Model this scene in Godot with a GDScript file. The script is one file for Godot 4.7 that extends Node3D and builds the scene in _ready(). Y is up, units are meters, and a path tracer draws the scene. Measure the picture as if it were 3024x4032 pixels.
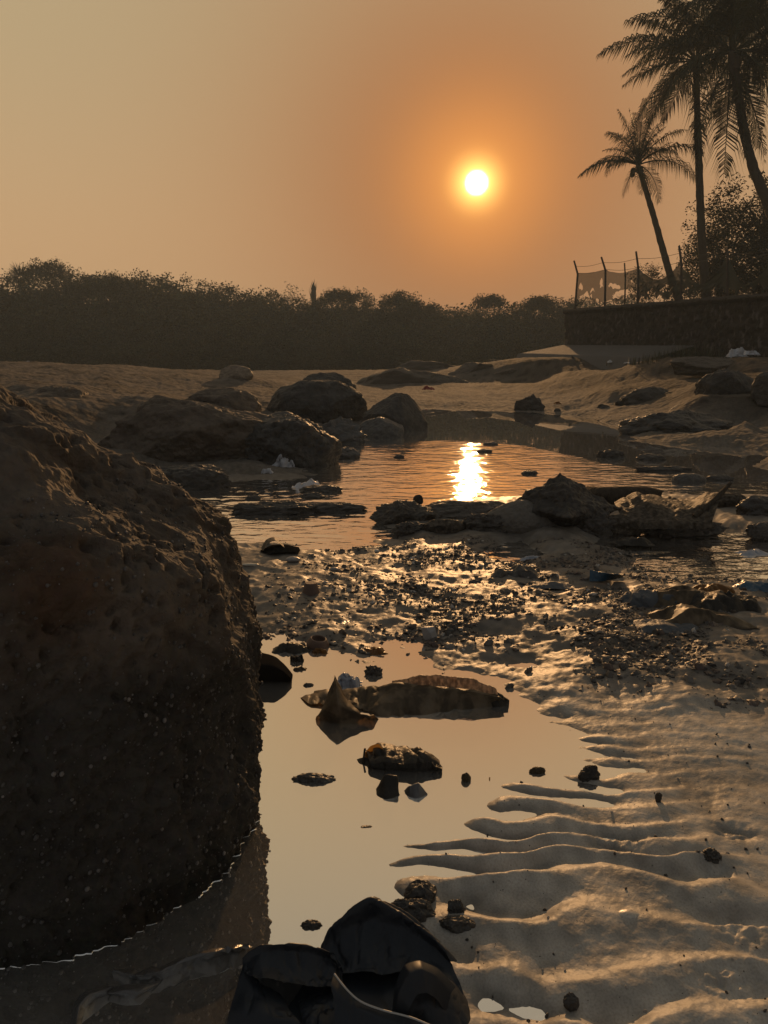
extends Node3D
# A litter-strewn creek at low tide, looking into a low hazy sun. Metres, y up, camera at the origin of x/z.

var rng := RandomNumberGenerator.new()
var used := {}
var n_soft := FastNoiseLite.new()
var n_fbm := FastNoiseLite.new()
var n_ridge := FastNoiseLite.new()
var n_cell := FastNoiseLite.new()
var M := {}
const TH_N := 170
const LR_N := 200
const TH_MAX := 1.45
const LR_MIN := -1.7
const LR_MAX := 6.3
var relief := PackedFloat32Array()

func _ready() -> void:
	rng.seed = 41
	make_camera_and_light()
	make_noise()
	make_materials()
	make_relief()
	make_ground()
	make_water()
	make_terrace()
	make_far_wood()
	make_palms()
	make_fence()
	make_main_boulder()
	make_rocks()
	make_bar_heaps()
	make_gravel()
	make_litter()

# ------------------------------------------------------------------ camera, sky, sun, exposure
func make_camera_and_light() -> void:
	var cam := Camera3D.new()
	cam.name = "camera"
	cam.position = Vector3(0, 0.75, 0)
	cam.rotation_degrees = Vector3(-10.44, 0, 0)
	cam.fov = 67.32
	cam.near = 0.05
	cam.far = 1500.0
	add_child(cam)
	cam.current = true
	var sun_dir: Vector3 = Vector3(0.11, 0.219, -0.969)
	var env := Environment.new()
	env.background_mode = Environment.BG_SKY
	env.tonemap_mode = Environment.TONE_MAPPER_LINEAR
	env.tonemap_exposure = 1.0
	env.sdfgi_enabled = true
	env.ssao_enabled = true
	env.ssil_enabled = true
	env.fog_enabled = true
	env.fog_density = 0.0023
	env.fog_light_color = Color(0.74, 0.79, 0.8)
	var sky := Sky.new()
	var pano := PanoramaSkyMaterial.new()
	pano.panorama = ImageTexture.create_from_image(sky_image(sun_dir))
	sky.sky_material = pano
	env.sky = sky
	var we := WorldEnvironment.new()
	we.name = "environment"
	we.environment = env
	add_child(we)
	var sun := DirectionalLight3D.new()
	sun.name = "sun"
	sun.light_color = Color(1.0, 0.765, 0.515)
	sun.light_energy = 0.8
	sun.light_angular_distance = 0.5
	sun.shadow_enabled = true
	sun.sky_mode = DirectionalLight3D.SKY_MODE_LIGHT_ONLY
	add_child(sun)
	sun.look_at_from_position(sun_dir * 50.0, Vector3.ZERO, Vector3.UP)

func sky_colour(d: Vector3, sun_dir: Vector3) -> Color:
	var e := rad_to_deg(asin(clampf(d.y, -1, 1)))
	var s := rad_to_deg(d.angle_to(sun_dir))
	var hor := Vector3(0.66, 0.385, 0.185)
	var mid := Vector3(0.5, 0.375, 0.21)
	var zen := Vector3(0.2, 0.212, 0.215)
	var c := hor.lerp(mid, smoothstep(0.0, 24.0, e)).lerp(zen, smoothstep(20.0, 62.0, e))
	# the air away from the sun turns greyer and a little dimmer
	c = c.lerp(Vector3(0.13, 0.142, 0.155), smoothstep(42.0, 115.0, s) * 0.95)
	c = c.lerp(Vector3(0.43, 0.15, 0.044), 0.92 * exp(-pow(s / 16.0, 2.0)))
	c += Vector3(1.0, 0.36, 0.045) * 0.56 * exp(-pow(s / 4.8, 2.0))
	c += Vector3(2.1, 1.4, 0.34) * exp(-pow(s / 1.25, 2.0))
	c += Vector3(5.0, 5.0, 4.6) * (1.0 - smoothstep(0.54, 0.8, s))
	return Color(c.x, c.y, c.z)

func sky_dir(px: float, py: float, w: int, h: int) -> Vector3:
	var up := (0.5 - py / h) * PI
	var around := px / w * TAU
	# the panorama's first column looks along -z
	return Vector3(sin(around) * cos(up), sin(up), -cos(around) * cos(up))

func sky_image(sun_dir: Vector3) -> Image:
	var im := Image.create_empty(512, 256, false, Image.FORMAT_RGBF)
	for y in 256:
		for x in 512:
			im.set_pixel(x, y, sky_colour(sky_dir(x + 0.5, y + 0.5, 512, 256), sun_dir))
	im.resize(2048, 1024, Image.INTERPOLATE_BILINEAR)
	var sx := int((atan2(sun_dir.x, -sun_dir.z) / TAU) * 2048.0 + 2048.0) % 2048
	var sy := int((0.5 - asin(sun_dir.y) / PI) * 1024.0)
	for y in range(sy - 130, mini(sy + 130, 1024)):
		for x in range(sx - 130, sx + 130):
			im.set_pixel(posmod(x, 2048), y, sky_colour(sky_dir(x + 0.5, y + 0.5, 2048, 1024), sun_dir))
	return im

# ------------------------------------------------------------------ helpers
func make_noise() -> void:
	n_soft.noise_type = FastNoiseLite.TYPE_SIMPLEX_SMOOTH
	n_soft.seed = 5
	n_soft.frequency = 1.0
	n_soft.fractal_type = FastNoiseLite.FRACTAL_NONE
	n_fbm.noise_type = FastNoiseLite.TYPE_SIMPLEX_SMOOTH
	n_fbm.seed = 11
	n_fbm.frequency = 1.0
	n_fbm.fractal_octaves = 4
	n_ridge.noise_type = FastNoiseLite.TYPE_SIMPLEX
	n_ridge.seed = 23
	n_ridge.frequency = 1.0
	n_ridge.fractal_type = FastNoiseLite.FRACTAL_RIDGED
	n_ridge.fractal_octaves = 3
	n_cell.noise_type = FastNoiseLite.TYPE_CELLULAR
	n_cell.seed = 31
	n_cell.frequency = 1.0
	n_cell.cellular_distance_function = FastNoiseLite.DISTANCE_EUCLIDEAN
	n_cell.cellular_return_type = FastNoiseLite.RETURN_DISTANCE
	n_cell.fractal_type = FastNoiseLite.FRACTAL_NONE

func numbered(called: String) -> String:
	if not used.has(called):
		used[called] = 0
		return called
	used[called] += 1
	return "%s_%03d" % [called, used[called]]

func tag(o: Node3D, label: String, category: String, group := "") -> Node3D:
	o.set_meta("label", label)
	o.set_meta("category", category)
	if group != "":
		o.set_meta("group", group)
	return o

func thing(called: String, label: String, category: String, at := Vector3.ZERO, group := "") -> Node3D:
	var o := Node3D.new()
	o.name = numbered(called)
	add_child(o)
	o.position = at
	tag(o, label, category, group)
	return o

func single(called: String, mesh: Mesh, mat: Material, label: String, category: String, at := Vector3.ZERO, group := "") -> MeshInstance3D:
	var o := MeshInstance3D.new()
	o.name = numbered(called)
	o.mesh = mesh
	o.material_override = mat
	add_child(o)
	o.position = at
	tag(o, label, category, group)
	return o

func part(called: String, mesh: Mesh, mat: Material, parent: Node3D) -> MeshInstance3D:
	var o := MeshInstance3D.new()
	o.name = called
	o.mesh = mesh
	o.material_override = mat
	parent.add_child(o, true)
	var kids := 0
	for c in parent.get_children():
		if c.has_meta("stem") and c.get_meta("stem") == called:
			kids += 1
	if kids > 0:
		o.name = "%s_%03d" % [called, kids]
	o.set_meta("stem", called)
	return o

func structure(called: String, mesh: Mesh, mat: Material) -> MeshInstance3D:
	var o := MeshInstance3D.new()
	o.name = called
	o.mesh = mesh
	o.material_override = mat
	add_child(o)
	o.set_meta("kind", "structure")
	return o

# a grid of points (rows x cols) as a smooth mesh; closed = the columns wrap round; keep = optional mask of kept cells
func grid_mesh(p: PackedVector3Array, rows: int, cols: int, closed := false, cols_rgb := PackedColorArray(), keep := PackedByteArray()) -> ArrayMesh:
	var nrm := PackedVector3Array()
	nrm.resize(rows * cols)
	for r in rows:
		var r0 := maxi(r - 1, 0) * cols
		var r1 := mini(r + 1, rows - 1) * cols
		var rr := r * cols
		for c in cols:
			var c0 := c - 1
			var c1 := c + 1
			if closed:
				c0 = posmod(c0, cols)
				c1 = c1 % cols
			else:
				c0 = maxi(c0, 0)
				c1 = mini(c1, cols - 1)
			var n := (p[r1 + c] - p[r0 + c]).cross(p[rr + c1] - p[rr + c0])
			nrm[rr + c] = n.normalized() if n.length_squared() > 1e-20 else Vector3.UP
	var idx := PackedInt32Array()
	var cc := cols if closed else cols - 1
	idx.resize((rows - 1) * cc * 6)
	var k := 0
	for r in rows - 1:
		for c in cc:
			if keep.size() and keep[r * cols + c] == 0:
				continue
			var a := r * cols + c
			var b := r * cols + (c + 1) % cols
			var d := a + cols
			var e := b + cols
			idx[k] = a
			idx[k + 1] = b
			idx[k + 2] = d
			idx[k + 3] = b
			idx[k + 4] = e
			idx[k + 5] = d
			k += 6
	idx.resize(k)
	var arr := []
	arr.resize(Mesh.ARRAY_MAX)
	arr[Mesh.ARRAY_VERTEX] = p
	arr[Mesh.ARRAY_NORMAL] = nrm
	arr[Mesh.ARRAY_INDEX] = idx
	if cols_rgb.size():
		arr[Mesh.ARRAY_COLOR] = cols_rgb
	var m := ArrayMesh.new()
	m.add_surface_from_arrays(Mesh.PRIMITIVE_TRIANGLES, arr)
	return m

# triangles without sharing (leaves, blades): v three by three, n one per vertex
func soup_mesh(v: PackedVector3Array, n: PackedVector3Array, c := PackedColorArray()) -> ArrayMesh:
	var arr := []
	arr.resize(Mesh.ARRAY_MAX)
	arr[Mesh.ARRAY_VERTEX] = v
	arr[Mesh.ARRAY_NORMAL] = n
	if c.size():
		arr[Mesh.ARRAY_COLOR] = c
	var m := ArrayMesh.new()
	m.add_surface_from_arrays(Mesh.PRIMITIVE_TRIANGLES, arr)
	return m

func tube_mesh(path: PackedVector3Array, radii: PackedFloat32Array, sides := 8, wob := 0.0) -> ArrayMesh:
	var rows := path.size()
	var p := PackedVector3Array()
	var side := Vector3.RIGHT
	for i in rows:
		var t := (path[mini(i + 1, rows - 1)] - path[maxi(i - 1, 0)]).normalized()
		if absf(t.dot(side)) > 0.9:
			side = Vector3.FORWARD
		var u := (side - t * side.dot(t)).normalized()
		side = u
		var w := t.cross(u)
		for k in sides:
			var a := TAU * k / sides
			var r := radii[i] * (1.0 + wob * n_soft.get_noise_3d(path[i].x * 9.0 + k * 3.1, path[i].y * 9.0, i * 0.7))
			p.append(path[i] + (u * cos(a) - w * sin(a)) * r)
	# end caps
	var q := PackedVector3Array()
	for k in sides:
		q.append(path[0])
	q.append_array(p)
	for k in sides:
		q.append(path[rows - 1])
	return grid_mesh(q, rows + 2, sides, true)

func spline(pts: Array, n: int, sharp := 0.0) -> PackedVector3Array:
	var out := PackedVector3Array()
	for i in n:
		var t := float(i) / (n - 1) * (pts.size() - 1)
		var k := mini(int(t), pts.size() - 2)
		var p0: Vector3 = pts[maxi(k - 1, 0)]
		var p1: Vector3 = pts[k]
		var p2: Vector3 = pts[k + 1]
		var p3: Vector3 = pts[mini(k + 2, pts.size() - 1)]
		out.append(p1.cubic_interpolate(p2, p0, p3, t - k).lerp(p1.lerp(p2, t - k), sharp))
	return out

# a sheet through rows of control points, crumpled by noise along its normal
func sheet_mesh(ctrl: Array, nr: int, nc: int, amp: float, freq: float, sd: float, base: Vector3, crease := 0.0, sharp := 0.55, stretch := Vector3(1.0, 0.45, 0.45)) -> ArrayMesh:
	var across := []
	for row in ctrl:
		across.append(spline(row, nc, sharp))
	var p := PackedVector3Array()
	p.resize(nr * nc)
	for c in nc:
		var col := []
		for k in across.size():
			col.append(across[k][c])
		var s := spline(col, nr, sharp)
		for r in nr:
			p[r * nc + c] = s[r]
	var q := p.duplicate()
	for r in nr:
		for c in nc:
			var i := r * nc + c
			var dn := (p[mini(r + 1, nr - 1) * nc + c] - p[maxi(r - 1, 0) * nc + c]).cross(p[r * nc + mini(c + 1, nc - 1)] - p[r * nc + maxi(c - 1, 0)]).normalized()
			var w := p[i] * stretch * freq + Vector3(sd, sd * 1.7, -sd)
			var h := n_fbm.get_noise_3dv(w) * amp
			if crease > 0.0:
				h -= pow(maxf(n_ridge.get_noise_3dv(w), 0.0), 2.0) * crease * 0.8
			q[i] = p[i] + dn * h - base
	return grid_mesh(q, nr, nc)

# a stone: r = half width, height above its foot, half depth; its foot is at the origin and part of it is buried
func stone_mesh(r: Vector3, sd: int, rough := 0.16, facets := 5, cut := 0.78, res := 44, tint := Vector3(0.16, 0.13, 0.105), pits := 0.0, square := 2.0, mottle := 0.5) -> ArrayMesh:
	var g := RandomNumberGenerator.new()
	g.seed = sd
	var planes := []
	for i in facets:
		var v := Vector3(g.randf_range(-1, 1), g.randf_range(-0.25, 1), g.randf_range(-1, 1)).normalized()
		planes.append([v, cut + g.randf_range(-0.06, 0.12)])
	var rows := res
	var cols := res * 2
	var p := PackedVector3Array()
	var cl := PackedColorArray()
	p.resize(rows * cols)
	cl.resize(rows * cols)
	var off := Vector3(sd * 1.37, sd * 0.71, -sd * 0.53)
	for i in rows:
		var a := PI * i / (rows - 1)
		for k in cols:
			var b := TAU * k / cols
			var d := Vector3(sin(a) * cos(b), cos(a), -sin(a) * sin(b))
			var l := pow(pow(absf(d.x), square) + pow(absf(d.y), square) + pow(absf(d.z), square), 1.0 / square)
			var q := d / l
			for f in planes:
				var over: float = q.dot(f[0]) - f[1]
				if over > 0.0:
					q -= f[0] * over * 0.9
			var w := q * 1.6 + off
			var h := n_fbm.get_noise_3dv(w) * rough + n_fbm.get_noise_3dv(w * 4.3) * rough * 0.28
			if pits > 0.0:
				h -= pits * smoothstep(-0.55, -0.9, n_cell.get_noise_3dv(q * 7.0 + off))
			q *= 1.0 + h
			p[i * cols + k] = Vector3(q.x * r.x, 0.3 * r.y + q.y * r.y * 0.7, q.z * r.z)
			var t := 1.0 + mottle * n_fbm.get_noise_3dv(w * 2.2 + Vector3(9, 4, 1)) + mottle * 0.6 * n_fbm.get_noise_3dv(w * 7.0)
			t = clampf(t, 0.35, 1.8)
			cl[i * cols + k] = Color(tint.x * t, tint.y * t, tint.z * t)
	return grid_mesh(p, rows, cols, true, cl)

func rock(called: String, label: String, at: Vector3, r: Vector3, sd: int, opt := {}, category := "rock", group := "") -> MeshInstance3D:
	var m := stone_mesh(r, sd, opt.get("rough", 0.16), opt.get("facets", 5), opt.get("cut", 0.8), opt.get("res", 44), opt.get("tint", Vector3(0.13, 0.105, 0.085)), opt.get("pits", 0.0), opt.get("square", 2.2), opt.get("mottle", 0.5))
	return single(called, m, opt.get("mat", M.rock), label, category, at, group)

# ------------------------------------------------------------------ materials
func noise_tex(freq: float, kind := 0, size := 512, oct := 5, sd := 1) -> NoiseTexture2D:
	var n := FastNoiseLite.new()
	n.seed = sd
	n.frequency = freq
	n.fractal_octaves = oct
	if kind == 1:
		n.noise_type = FastNoiseLite.TYPE_CELLULAR
		n.cellular_return_type = FastNoiseLite.RETURN_DISTANCE
		n.fractal_octaves = 3
	elif kind == 2:
		n.noise_type = FastNoiseLite.TYPE_SIMPLEX
		n.fractal_type = FastNoiseLite.FRACTAL_RIDGED
	else:
		n.noise_type = FastNoiseLite.TYPE_SIMPLEX_SMOOTH
	var t := NoiseTexture2D.new()
	t.width = size
	t.height = size
	t.seamless = true
	t.noise = n
	return t

func mat(albedo: Vector3, rough: float, opt := {}) -> StandardMaterial3D:
	var m := StandardMaterial3D.new()
	m.albedo_color = Color(albedo.x, albedo.y, albedo.z).linear_to_srgb()
	m.roughness = rough
	m.metallic_specular = opt.get("spec", 0.5)
	m.metallic = opt.get("metal", 0.0)
	m.vertex_color_use_as_albedo = opt.get("vc", false)
	m.cull_mode = BaseMaterial3D.CULL_DISABLED
	if opt.has("bump"):
		m.heightmap_enabled = true
		m.heightmap_texture = opt.bump
		m.heightmap_scale = opt.get("depth", 0.5)
		m.uv1_triplanar = true
		m.uv1_world_triplanar = opt.get("world", false)
		m.uv1_scale = opt.get("scale", Vector3.ONE)
	if opt.has("back"):
		m.backlight_enabled = true
		var b: Vector3 = opt.back
		m.backlight = Color(b.x, b.y, b.z).linear_to_srgb()
	if opt.has("alpha"):
		m.transparency = BaseMaterial3D.TRANSPARENCY_ALPHA
		m.albedo_color.a = opt.alpha
	if opt.has("albedo_tex"):
		m.albedo_texture = opt.albedo_tex
	if opt.has("rough_tex"):
		m.roughness_texture = opt.rough_tex
		m.roughness_texture_channel = BaseMaterial3D.TEXTURE_CHANNEL_RED
		m.uv1_triplanar = true
		m.uv1_world_triplanar = opt.get("world", false)
		m.uv1_scale = opt.get("scale", Vector3.ONE)
	return m

func make_materials() -> void:
	var grain := noise_tex(0.02, 0, 512, 6, 3)
	var pocked := noise_tex(0.035, 1, 512, 3, 4)
	var ripple := noise_tex(0.012, 0, 512, 3, 8)
	M.grain = grain
	var speckle := noise_tex(0.09, 0, 512, 4, 14)
	var ramp := Gradient.new()
	ramp.offsets = PackedFloat32Array([0.0, 0.38, 0.62, 1.0])
	ramp.colors = PackedColorArray([Color(0.78, 0.76, 0.74), Color(0.91, 0.905, 0.9), Color(0.95, 0.945, 0.94), Color(1, 1, 1)])
	speckle.color_ramp = ramp
	var stain := noise_tex(0.016, 0, 512, 5, 21)
	var mud := Gradient.new()
	mud.offsets = PackedFloat32Array([0.0, 0.4, 0.52, 0.66, 1.0])
	mud.colors = PackedColorArray([Color(0.55, 0.52, 0.48), Color(0.62, 0.59, 0.55), Color(0.76, 0.73, 0.69), Color(0.97, 0.93, 0.87), Color(1, 1, 1)])
	stain.color_ramp = mud
	M.ground = mat(Vector3.ONE, 0.52, {"vc": true, "spec": 0.33, "bump": grain, "depth": 0.1, "albedo_tex": speckle, "world": true, "scale": Vector3(5, 5, 5)})
	M.sand = mat(Vector3.ONE, 0.9, {"vc": true, "albedo_tex": speckle, "bump": grain, "depth": 3.0, "world": true, "scale": Vector3(0.6, 0.6, 0.6), "spec": 0.2})
	M.pool = mat(Vector3(0.97, 0.95, 0.9), 0.012, {"metal": 0.94})
	M.stream = mat(Vector3(0.95, 0.92, 0.86), 0.03, {"metal": 0.97, "bump": ripple, "depth": 0.075, "world": true, "scale": Vector3(3.2, 1, 3.8)})
	M.boulder = mat(Vector3.ONE, 0.8, {"vc": true, "bump": pocked, "depth": 0.5, "world": true, "scale": Vector3(5, 5, 5), "spec": 0.22})
	M.rock = mat(Vector3.ONE, 0.7, {"vc": true, "bump": grain, "depth": 2.0, "world": true, "scale": Vector3(1.6, 1.6, 1.6), "spec": 0.35})
	M.wet_rock = mat(Vector3.ONE, 0.52, {"vc": true, "bump": grain, "depth": 1.0, "world": true, "scale": Vector3(3, 3, 3), "spec": 0.35})
	M.pebble = mat(Vector3.ONE, 0.55, {"vc": true, "spec": 0.5})
	M.shell = mat(Vector3.ONE, 0.35, {"vc": true})
	M.wall = mat(Vector3.ONE, 0.9, {"vc": true, "bump": grain, "depth": 5.0, "world": true, "scale": Vector3(0.7, 0.7, 0.7), "spec": 0.2})
	M.wall_dark = mat(Vector3(0.06, 0.052, 0.045), 0.9, {"spec": 0.2})
	M.concrete = mat(Vector3(0.12, 0.115, 0.11), 0.85, {"bump": grain, "depth": 2.0, "world": true, "scale": Vector3(0.5, 0.5, 0.5), "spec": 0.2})
	M.leaf = mat(Vector3.ONE, 0.6, {"vc": true, "spec": 0.2, "back": Vector3(0.05, 0.05, 0.02)})
	M.bark = mat(Vector3(0.06, 0.048, 0.036), 0.9, {"bump": grain, "depth": 3.0, "world": true, "scale": Vector3(2, 0.7, 2), "spec": 0.2})
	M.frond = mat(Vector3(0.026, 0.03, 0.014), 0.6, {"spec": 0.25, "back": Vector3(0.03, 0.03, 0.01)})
	M.post = mat(Vector3(0.05, 0.036, 0.028), 0.8)
	M.net = mat(Vector3(0.02, 0.03, 0.02), 0.8, {"alpha": 0.74})
	M.net_dense = mat(Vector3(0.016, 0.024, 0.016), 0.85, {"alpha": 0.9})
	M.wire = mat(Vector3(0.05, 0.045, 0.04), 0.6, {"metal": 0.5})
	M.black_plastic = mat(Vector3(0.014, 0.017, 0.022), 0.45, {"spec": 0.4})
	M.mud_plastic = mat(Vector3(0.2, 0.165, 0.12), 0.5, {"spec": 0.3, "back": Vector3(0.6, 0.46, 0.3), "bump": grain, "depth": 0.08, "albedo_tex": stain, "scale": Vector3(2.4, 2.4, 2.4)})
	M.thin_film = mat(Vector3(0.75, 0.56, 0.36), 0.45, {"spec": 0.5, "back": Vector3(0.95, 0.7, 0.4), "bump": grain, "depth": 0.25, "albedo_tex": stain, "scale": Vector3(9, 9, 9)})
	M.white_plastic = mat(Vector3(0.5, 0.5, 0.52), 0.4, {"spec": 0.5, "back": Vector3(0.3, 0.3, 0.3), "bump": grain, "depth": 0.2, "scale": Vector3(6, 6, 6)})
	M.dark_film = mat(Vector3(0.03, 0.026, 0.021), 0.5, {"spec": 0.3, "bump": grain, "depth": 0.2, "scale": Vector3(8, 8, 8)})
	M.clear_film = mat(Vector3(0.24, 0.26, 0.3), 0.35, {"spec": 0.5, "bump": grain, "depth": 0.15, "scale": Vector3(8, 8, 8)})
	M.clear_film_dark = mat(Vector3(0.075, 0.07, 0.066), 0.3, {"spec": 0.6, "bump": grain, "depth": 0.15, "scale": Vector3(8, 8, 8)})
	M.bluish = mat(Vector3(0.08, 0.087, 0.094), 0.55, {"spec": 0.25, "bump": grain, "depth": 0.25, "scale": Vector3(6, 6, 6)})
	M.blue_film = mat(Vector3(0.012, 0.05, 0.085), 0.35, {"spec": 0.5, "bump": grain, "depth": 0.2, "scale": Vector3(8, 8, 8)})
	M.sack = mat(Vector3(0.11, 0.095, 0.078), 0.65, {"bump": grain, "depth": 0.8, "albedo_tex": stain, "scale": Vector3(4, 4, 4), "spec": 0.3})
	M.dark_sack = mat(Vector3(0.05, 0.042, 0.034), 0.5, {"bump": grain, "depth": 0.6, "scale": Vector3(5, 5, 5), "spec": 0.5})
	M.red_cloth = mat(Vector3(0.22, 0.02, 0.018), 0.8)
	M.clay = mat(Vector3(0.12, 0.075, 0.055), 0.7, {"bump": grain, "depth": 0.1, "scale": Vector3(9, 9, 9)})
	M.amber = mat(Vector3(0.1, 0.052, 0.014), 0.4, {"back": Vector3(0.3, 0.16, 0.04), "spec": 0.3})
	M.rubber = mat(Vector3(0.016, 0.0145, 0.0135), 0.9, {"spec": 0.0})
	M.foam = mat(Vector3(0.4, 0.38, 0.35), 0.8)
	M.straw = mat(Vector3(0.55, 0.53, 0.5), 0.4)
	M.grass = mat(Vector3(0.05, 0.055, 0.022), 0.7)
	M.seam = mat(Vector3(0.38, 0.36, 0.33), 0.5)

# ------------------------------------------------------------------ the ground's relief
func make_relief() -> void:
	var marks: Array[Vector3] = []
	# foreground pool
	for v in [Vector3(-0.304, -0.03, -1.917), Vector3(-0.215, -0.03, -1.77), Vector3(-0.13, -0.04, -1.55), Vector3(-0.198, -0.04, -1.451), Vector3(-0.028, -0.04, -1.451), Vector3(0.071, -0.04, -1.55), Vector3(0.171, -0.03, -1.552), Vector3(0.107, -0.035, -1.353), Vector3(0.206, -0.03, -1.432), Vector3(0.017, -0.03, -1.252), Vector3(-0.104, -0.04, -1.211), Vector3(-0.057, -0.03, -1.074), Vector3(-0.153, -0.04, -1.088), Vector3(0.087, -0.02, -1.194), Vector3(0.305, -0.018, -1.571), Vector3(0.322, -0.018, -1.41), Vector3(-0.152, -0.03, -0.973), Vector3(-0.252, -0.03, -0.849), Vector3(-0.357, -0.03, -0.813), Vector3(-0.123, -0.03, -0.849), Vector3(-0.157, -0.014, -1.909), Vector3(0.024, -0.008, -1.863), Vector3(-0.301, -0.012, -2.077), Vector3(0.191, -0.012, -1.756), Vector3(-0.386, -0.05, -1.57), Vector3(-0.431, -0.05, -1.226), Vector3(0.154, -0.02, -1.295), Vector3(-0.033, -0.02, -0.969), Vector3(-0.043, -0.01, -0.896)]:
		marks.append(v)
	# the rippled sand on the right
	for v in [Vector3(0.228, 0.002, -1.236), Vector3(0.183, 0.003, -1.145), Vector3(0.094, 0.001, -1.075), Vector3(0.036, 0, -1.054), Vector3(0.383, -0.003, -1.401), Vector3(0.387, -0.002, -1.312), Vector3(0.281, 0.012, -1.144), Vector3(0.184, 0.014, -1.013), Vector3(0.291, 0.02, -0.91), Vector3(0.156, 0.014, -0.837), Vector3(0.452, 0.02, -1.005), Vector3(0.42, 0.026, -0.788), Vector3(0.471, 0.012, -1.212), Vector3(0.571, 0.001, -1.301), Vector3(0.693, 0, -1.305), Vector3(0.721, 0.006, -1.366), Vector3(0.649, 0.01, -1.216), Vector3(0.464, 0.005, -1.462), Vector3(0.763, 0.01, -1.536), Vector3(0.265, 0.003, -1.257), Vector3(0.072, 0.008, -0.962), Vector3(0.103, 0.006, -0.824), Vector3(0.127, 0, -0.792), Vector3(0.171, 0, -0.793), Vector3(0.225, 0.012, -0.769), Vector3(0.367, 0.022, -0.866), Vector3(0.327, 0.002, -1.586), Vector3(0.619, 0.006, -1.421), Vector3(0.493, 0.001, -1.375)]:
		marks.append(v)
	# the gravel bar
	for v in [Vector3(0.209, 0.016, -1.931), Vector3(-0.101, 0.004, -2.016), Vector3(-0.178, 0.018, -2.193), Vector3(-0.044, 0.028, -2.397), Vector3(-0.286, 0.03, -2.555), Vector3(0.393, 0.035, -2.324), Vector3(0.622, 0.035, -2.101), Vector3(0.94, 0.03, -1.928), Vector3(0.689, 0.018, -1.741), Vector3(0.402, 0.014, -1.696), Vector3(0.291, 0.028, -2.75), Vector3(0.645, 0.022, -2.807), Vector3(-0.417, 0.02, -2.938), Vector3(-0.057, 0.008, -3.114), Vector3(1.044, 0.03, -2.498), Vector3(1.519, -0.016, -3.232), Vector3(1.213, -0.016, -3.214), Vector3(0.545, -0.022, -3.197), Vector3(0.883, 0.008, -3.033), Vector3(1.07, -0.014, -3.33), Vector3(1.392, -0.018, -3.366), Vector3(1.364, -0.014, -3.013), Vector3(1.153, -0.01, -2.853), Vector3(1.479, -0.01, -2.924), Vector3(0.232, 0.02, -3.121), Vector3(1.12, 0.035, -2.324), Vector3(-0.313, 0.012, -2.168), Vector3(-0.534, 0.01, -3.208)]:
		marks.append(v)
	# low sandbar with stones and sacks at its far side
	for v in [Vector3(0.156, 0.03, -3.614), Vector3(0.776, 0.05, -3.406), Vector3(1.328, 0.04, -3.802), Vector3(1.819, 0.03, -3.855), Vector3(0.428, 0.01, -4.099), Vector3(0.461, 0.03, -3.4), Vector3(1.422, 0.02, -3.447), Vector3(0.045, 0, -3.541)]:
		marks.append(v)
	# stream bed
	for v in [Vector3(-0.329, -0.05, -4.145), Vector3(-0.622, -0.05, -4.432), Vector3(-1.018, -0.04, -5.072), Vector3(-1.203, -0.03, -4.817), Vector3(-0.119, -0.08, -6.633), Vector3(0.599, -0.08, -5.785), Vector3(2.039, -0.06, -7.17), Vector3(3.084, -0.05, -7.082), Vector3(4.177, -0.05, -9.009), Vector3(0.381, -0.1, -8.964), Vector3(1.339, -0.1, -13.108), Vector3(2.667, -0.1, -12.003), Vector3(-0.882, -0.05, -3.778), Vector3(-0.194, -0.04, -3.521), Vector3(1.31, -0.05, -5.825), Vector3(3.846, -0.06, -15.299), Vector3(1.089, -0.05, -15.11), Vector3(2.056, -0.03, -5.944), Vector3(2.678, -0.03, -5.437), Vector3(-0.594, -0.03, -3.577), Vector3(0.06, -0.05, -4.759), Vector3(-1.448, -0.03, -4.475), Vector3(4.17, -0.05, -8.437), Vector3(2.904, -0.1, -10.267)]:
		marks.append(v)
	# left bank
	for v in [Vector3(-1.598, 0.03, -5.617), Vector3(-1.156, 0.06, -5.796), Vector3(-0.991, 0.01, -5.27), Vector3(-2.079, 0.15, -5.949), Vector3(-0.796, 0.02, -9.506), Vector3(0.003, 0.015, -9.211), Vector3(-0.799, 0, -6.3), Vector3(-0.455, 0, -8.446), Vector3(-0.528, 0.12, -17.902), Vector3(-2.41, 0.1, -5.46), Vector3(-8.88, 0.937, -19.03), Vector3(-6.683, 0.87, -18.85), Vector3(-4.683, 0.749, -18.414), Vector3(-3.26, 0.604, -16.684), Vector3(-1.976, 0.344, -13.86), Vector3(-2.215, 0.442, -13.824), Vector3(-3.578, 0.605, -8.258), Vector3(-2.706, 0.498, -8.584), Vector3(-2.134, 0.442, -8.743), Vector3(-3.545, 0.498, -7.172), Vector3(-9.369, 0.75, -15.37), Vector3(-4.48, 0.36, -6.628), Vector3(-2.644, 0.245, -4.244)]:
		marks.append(v)
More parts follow.
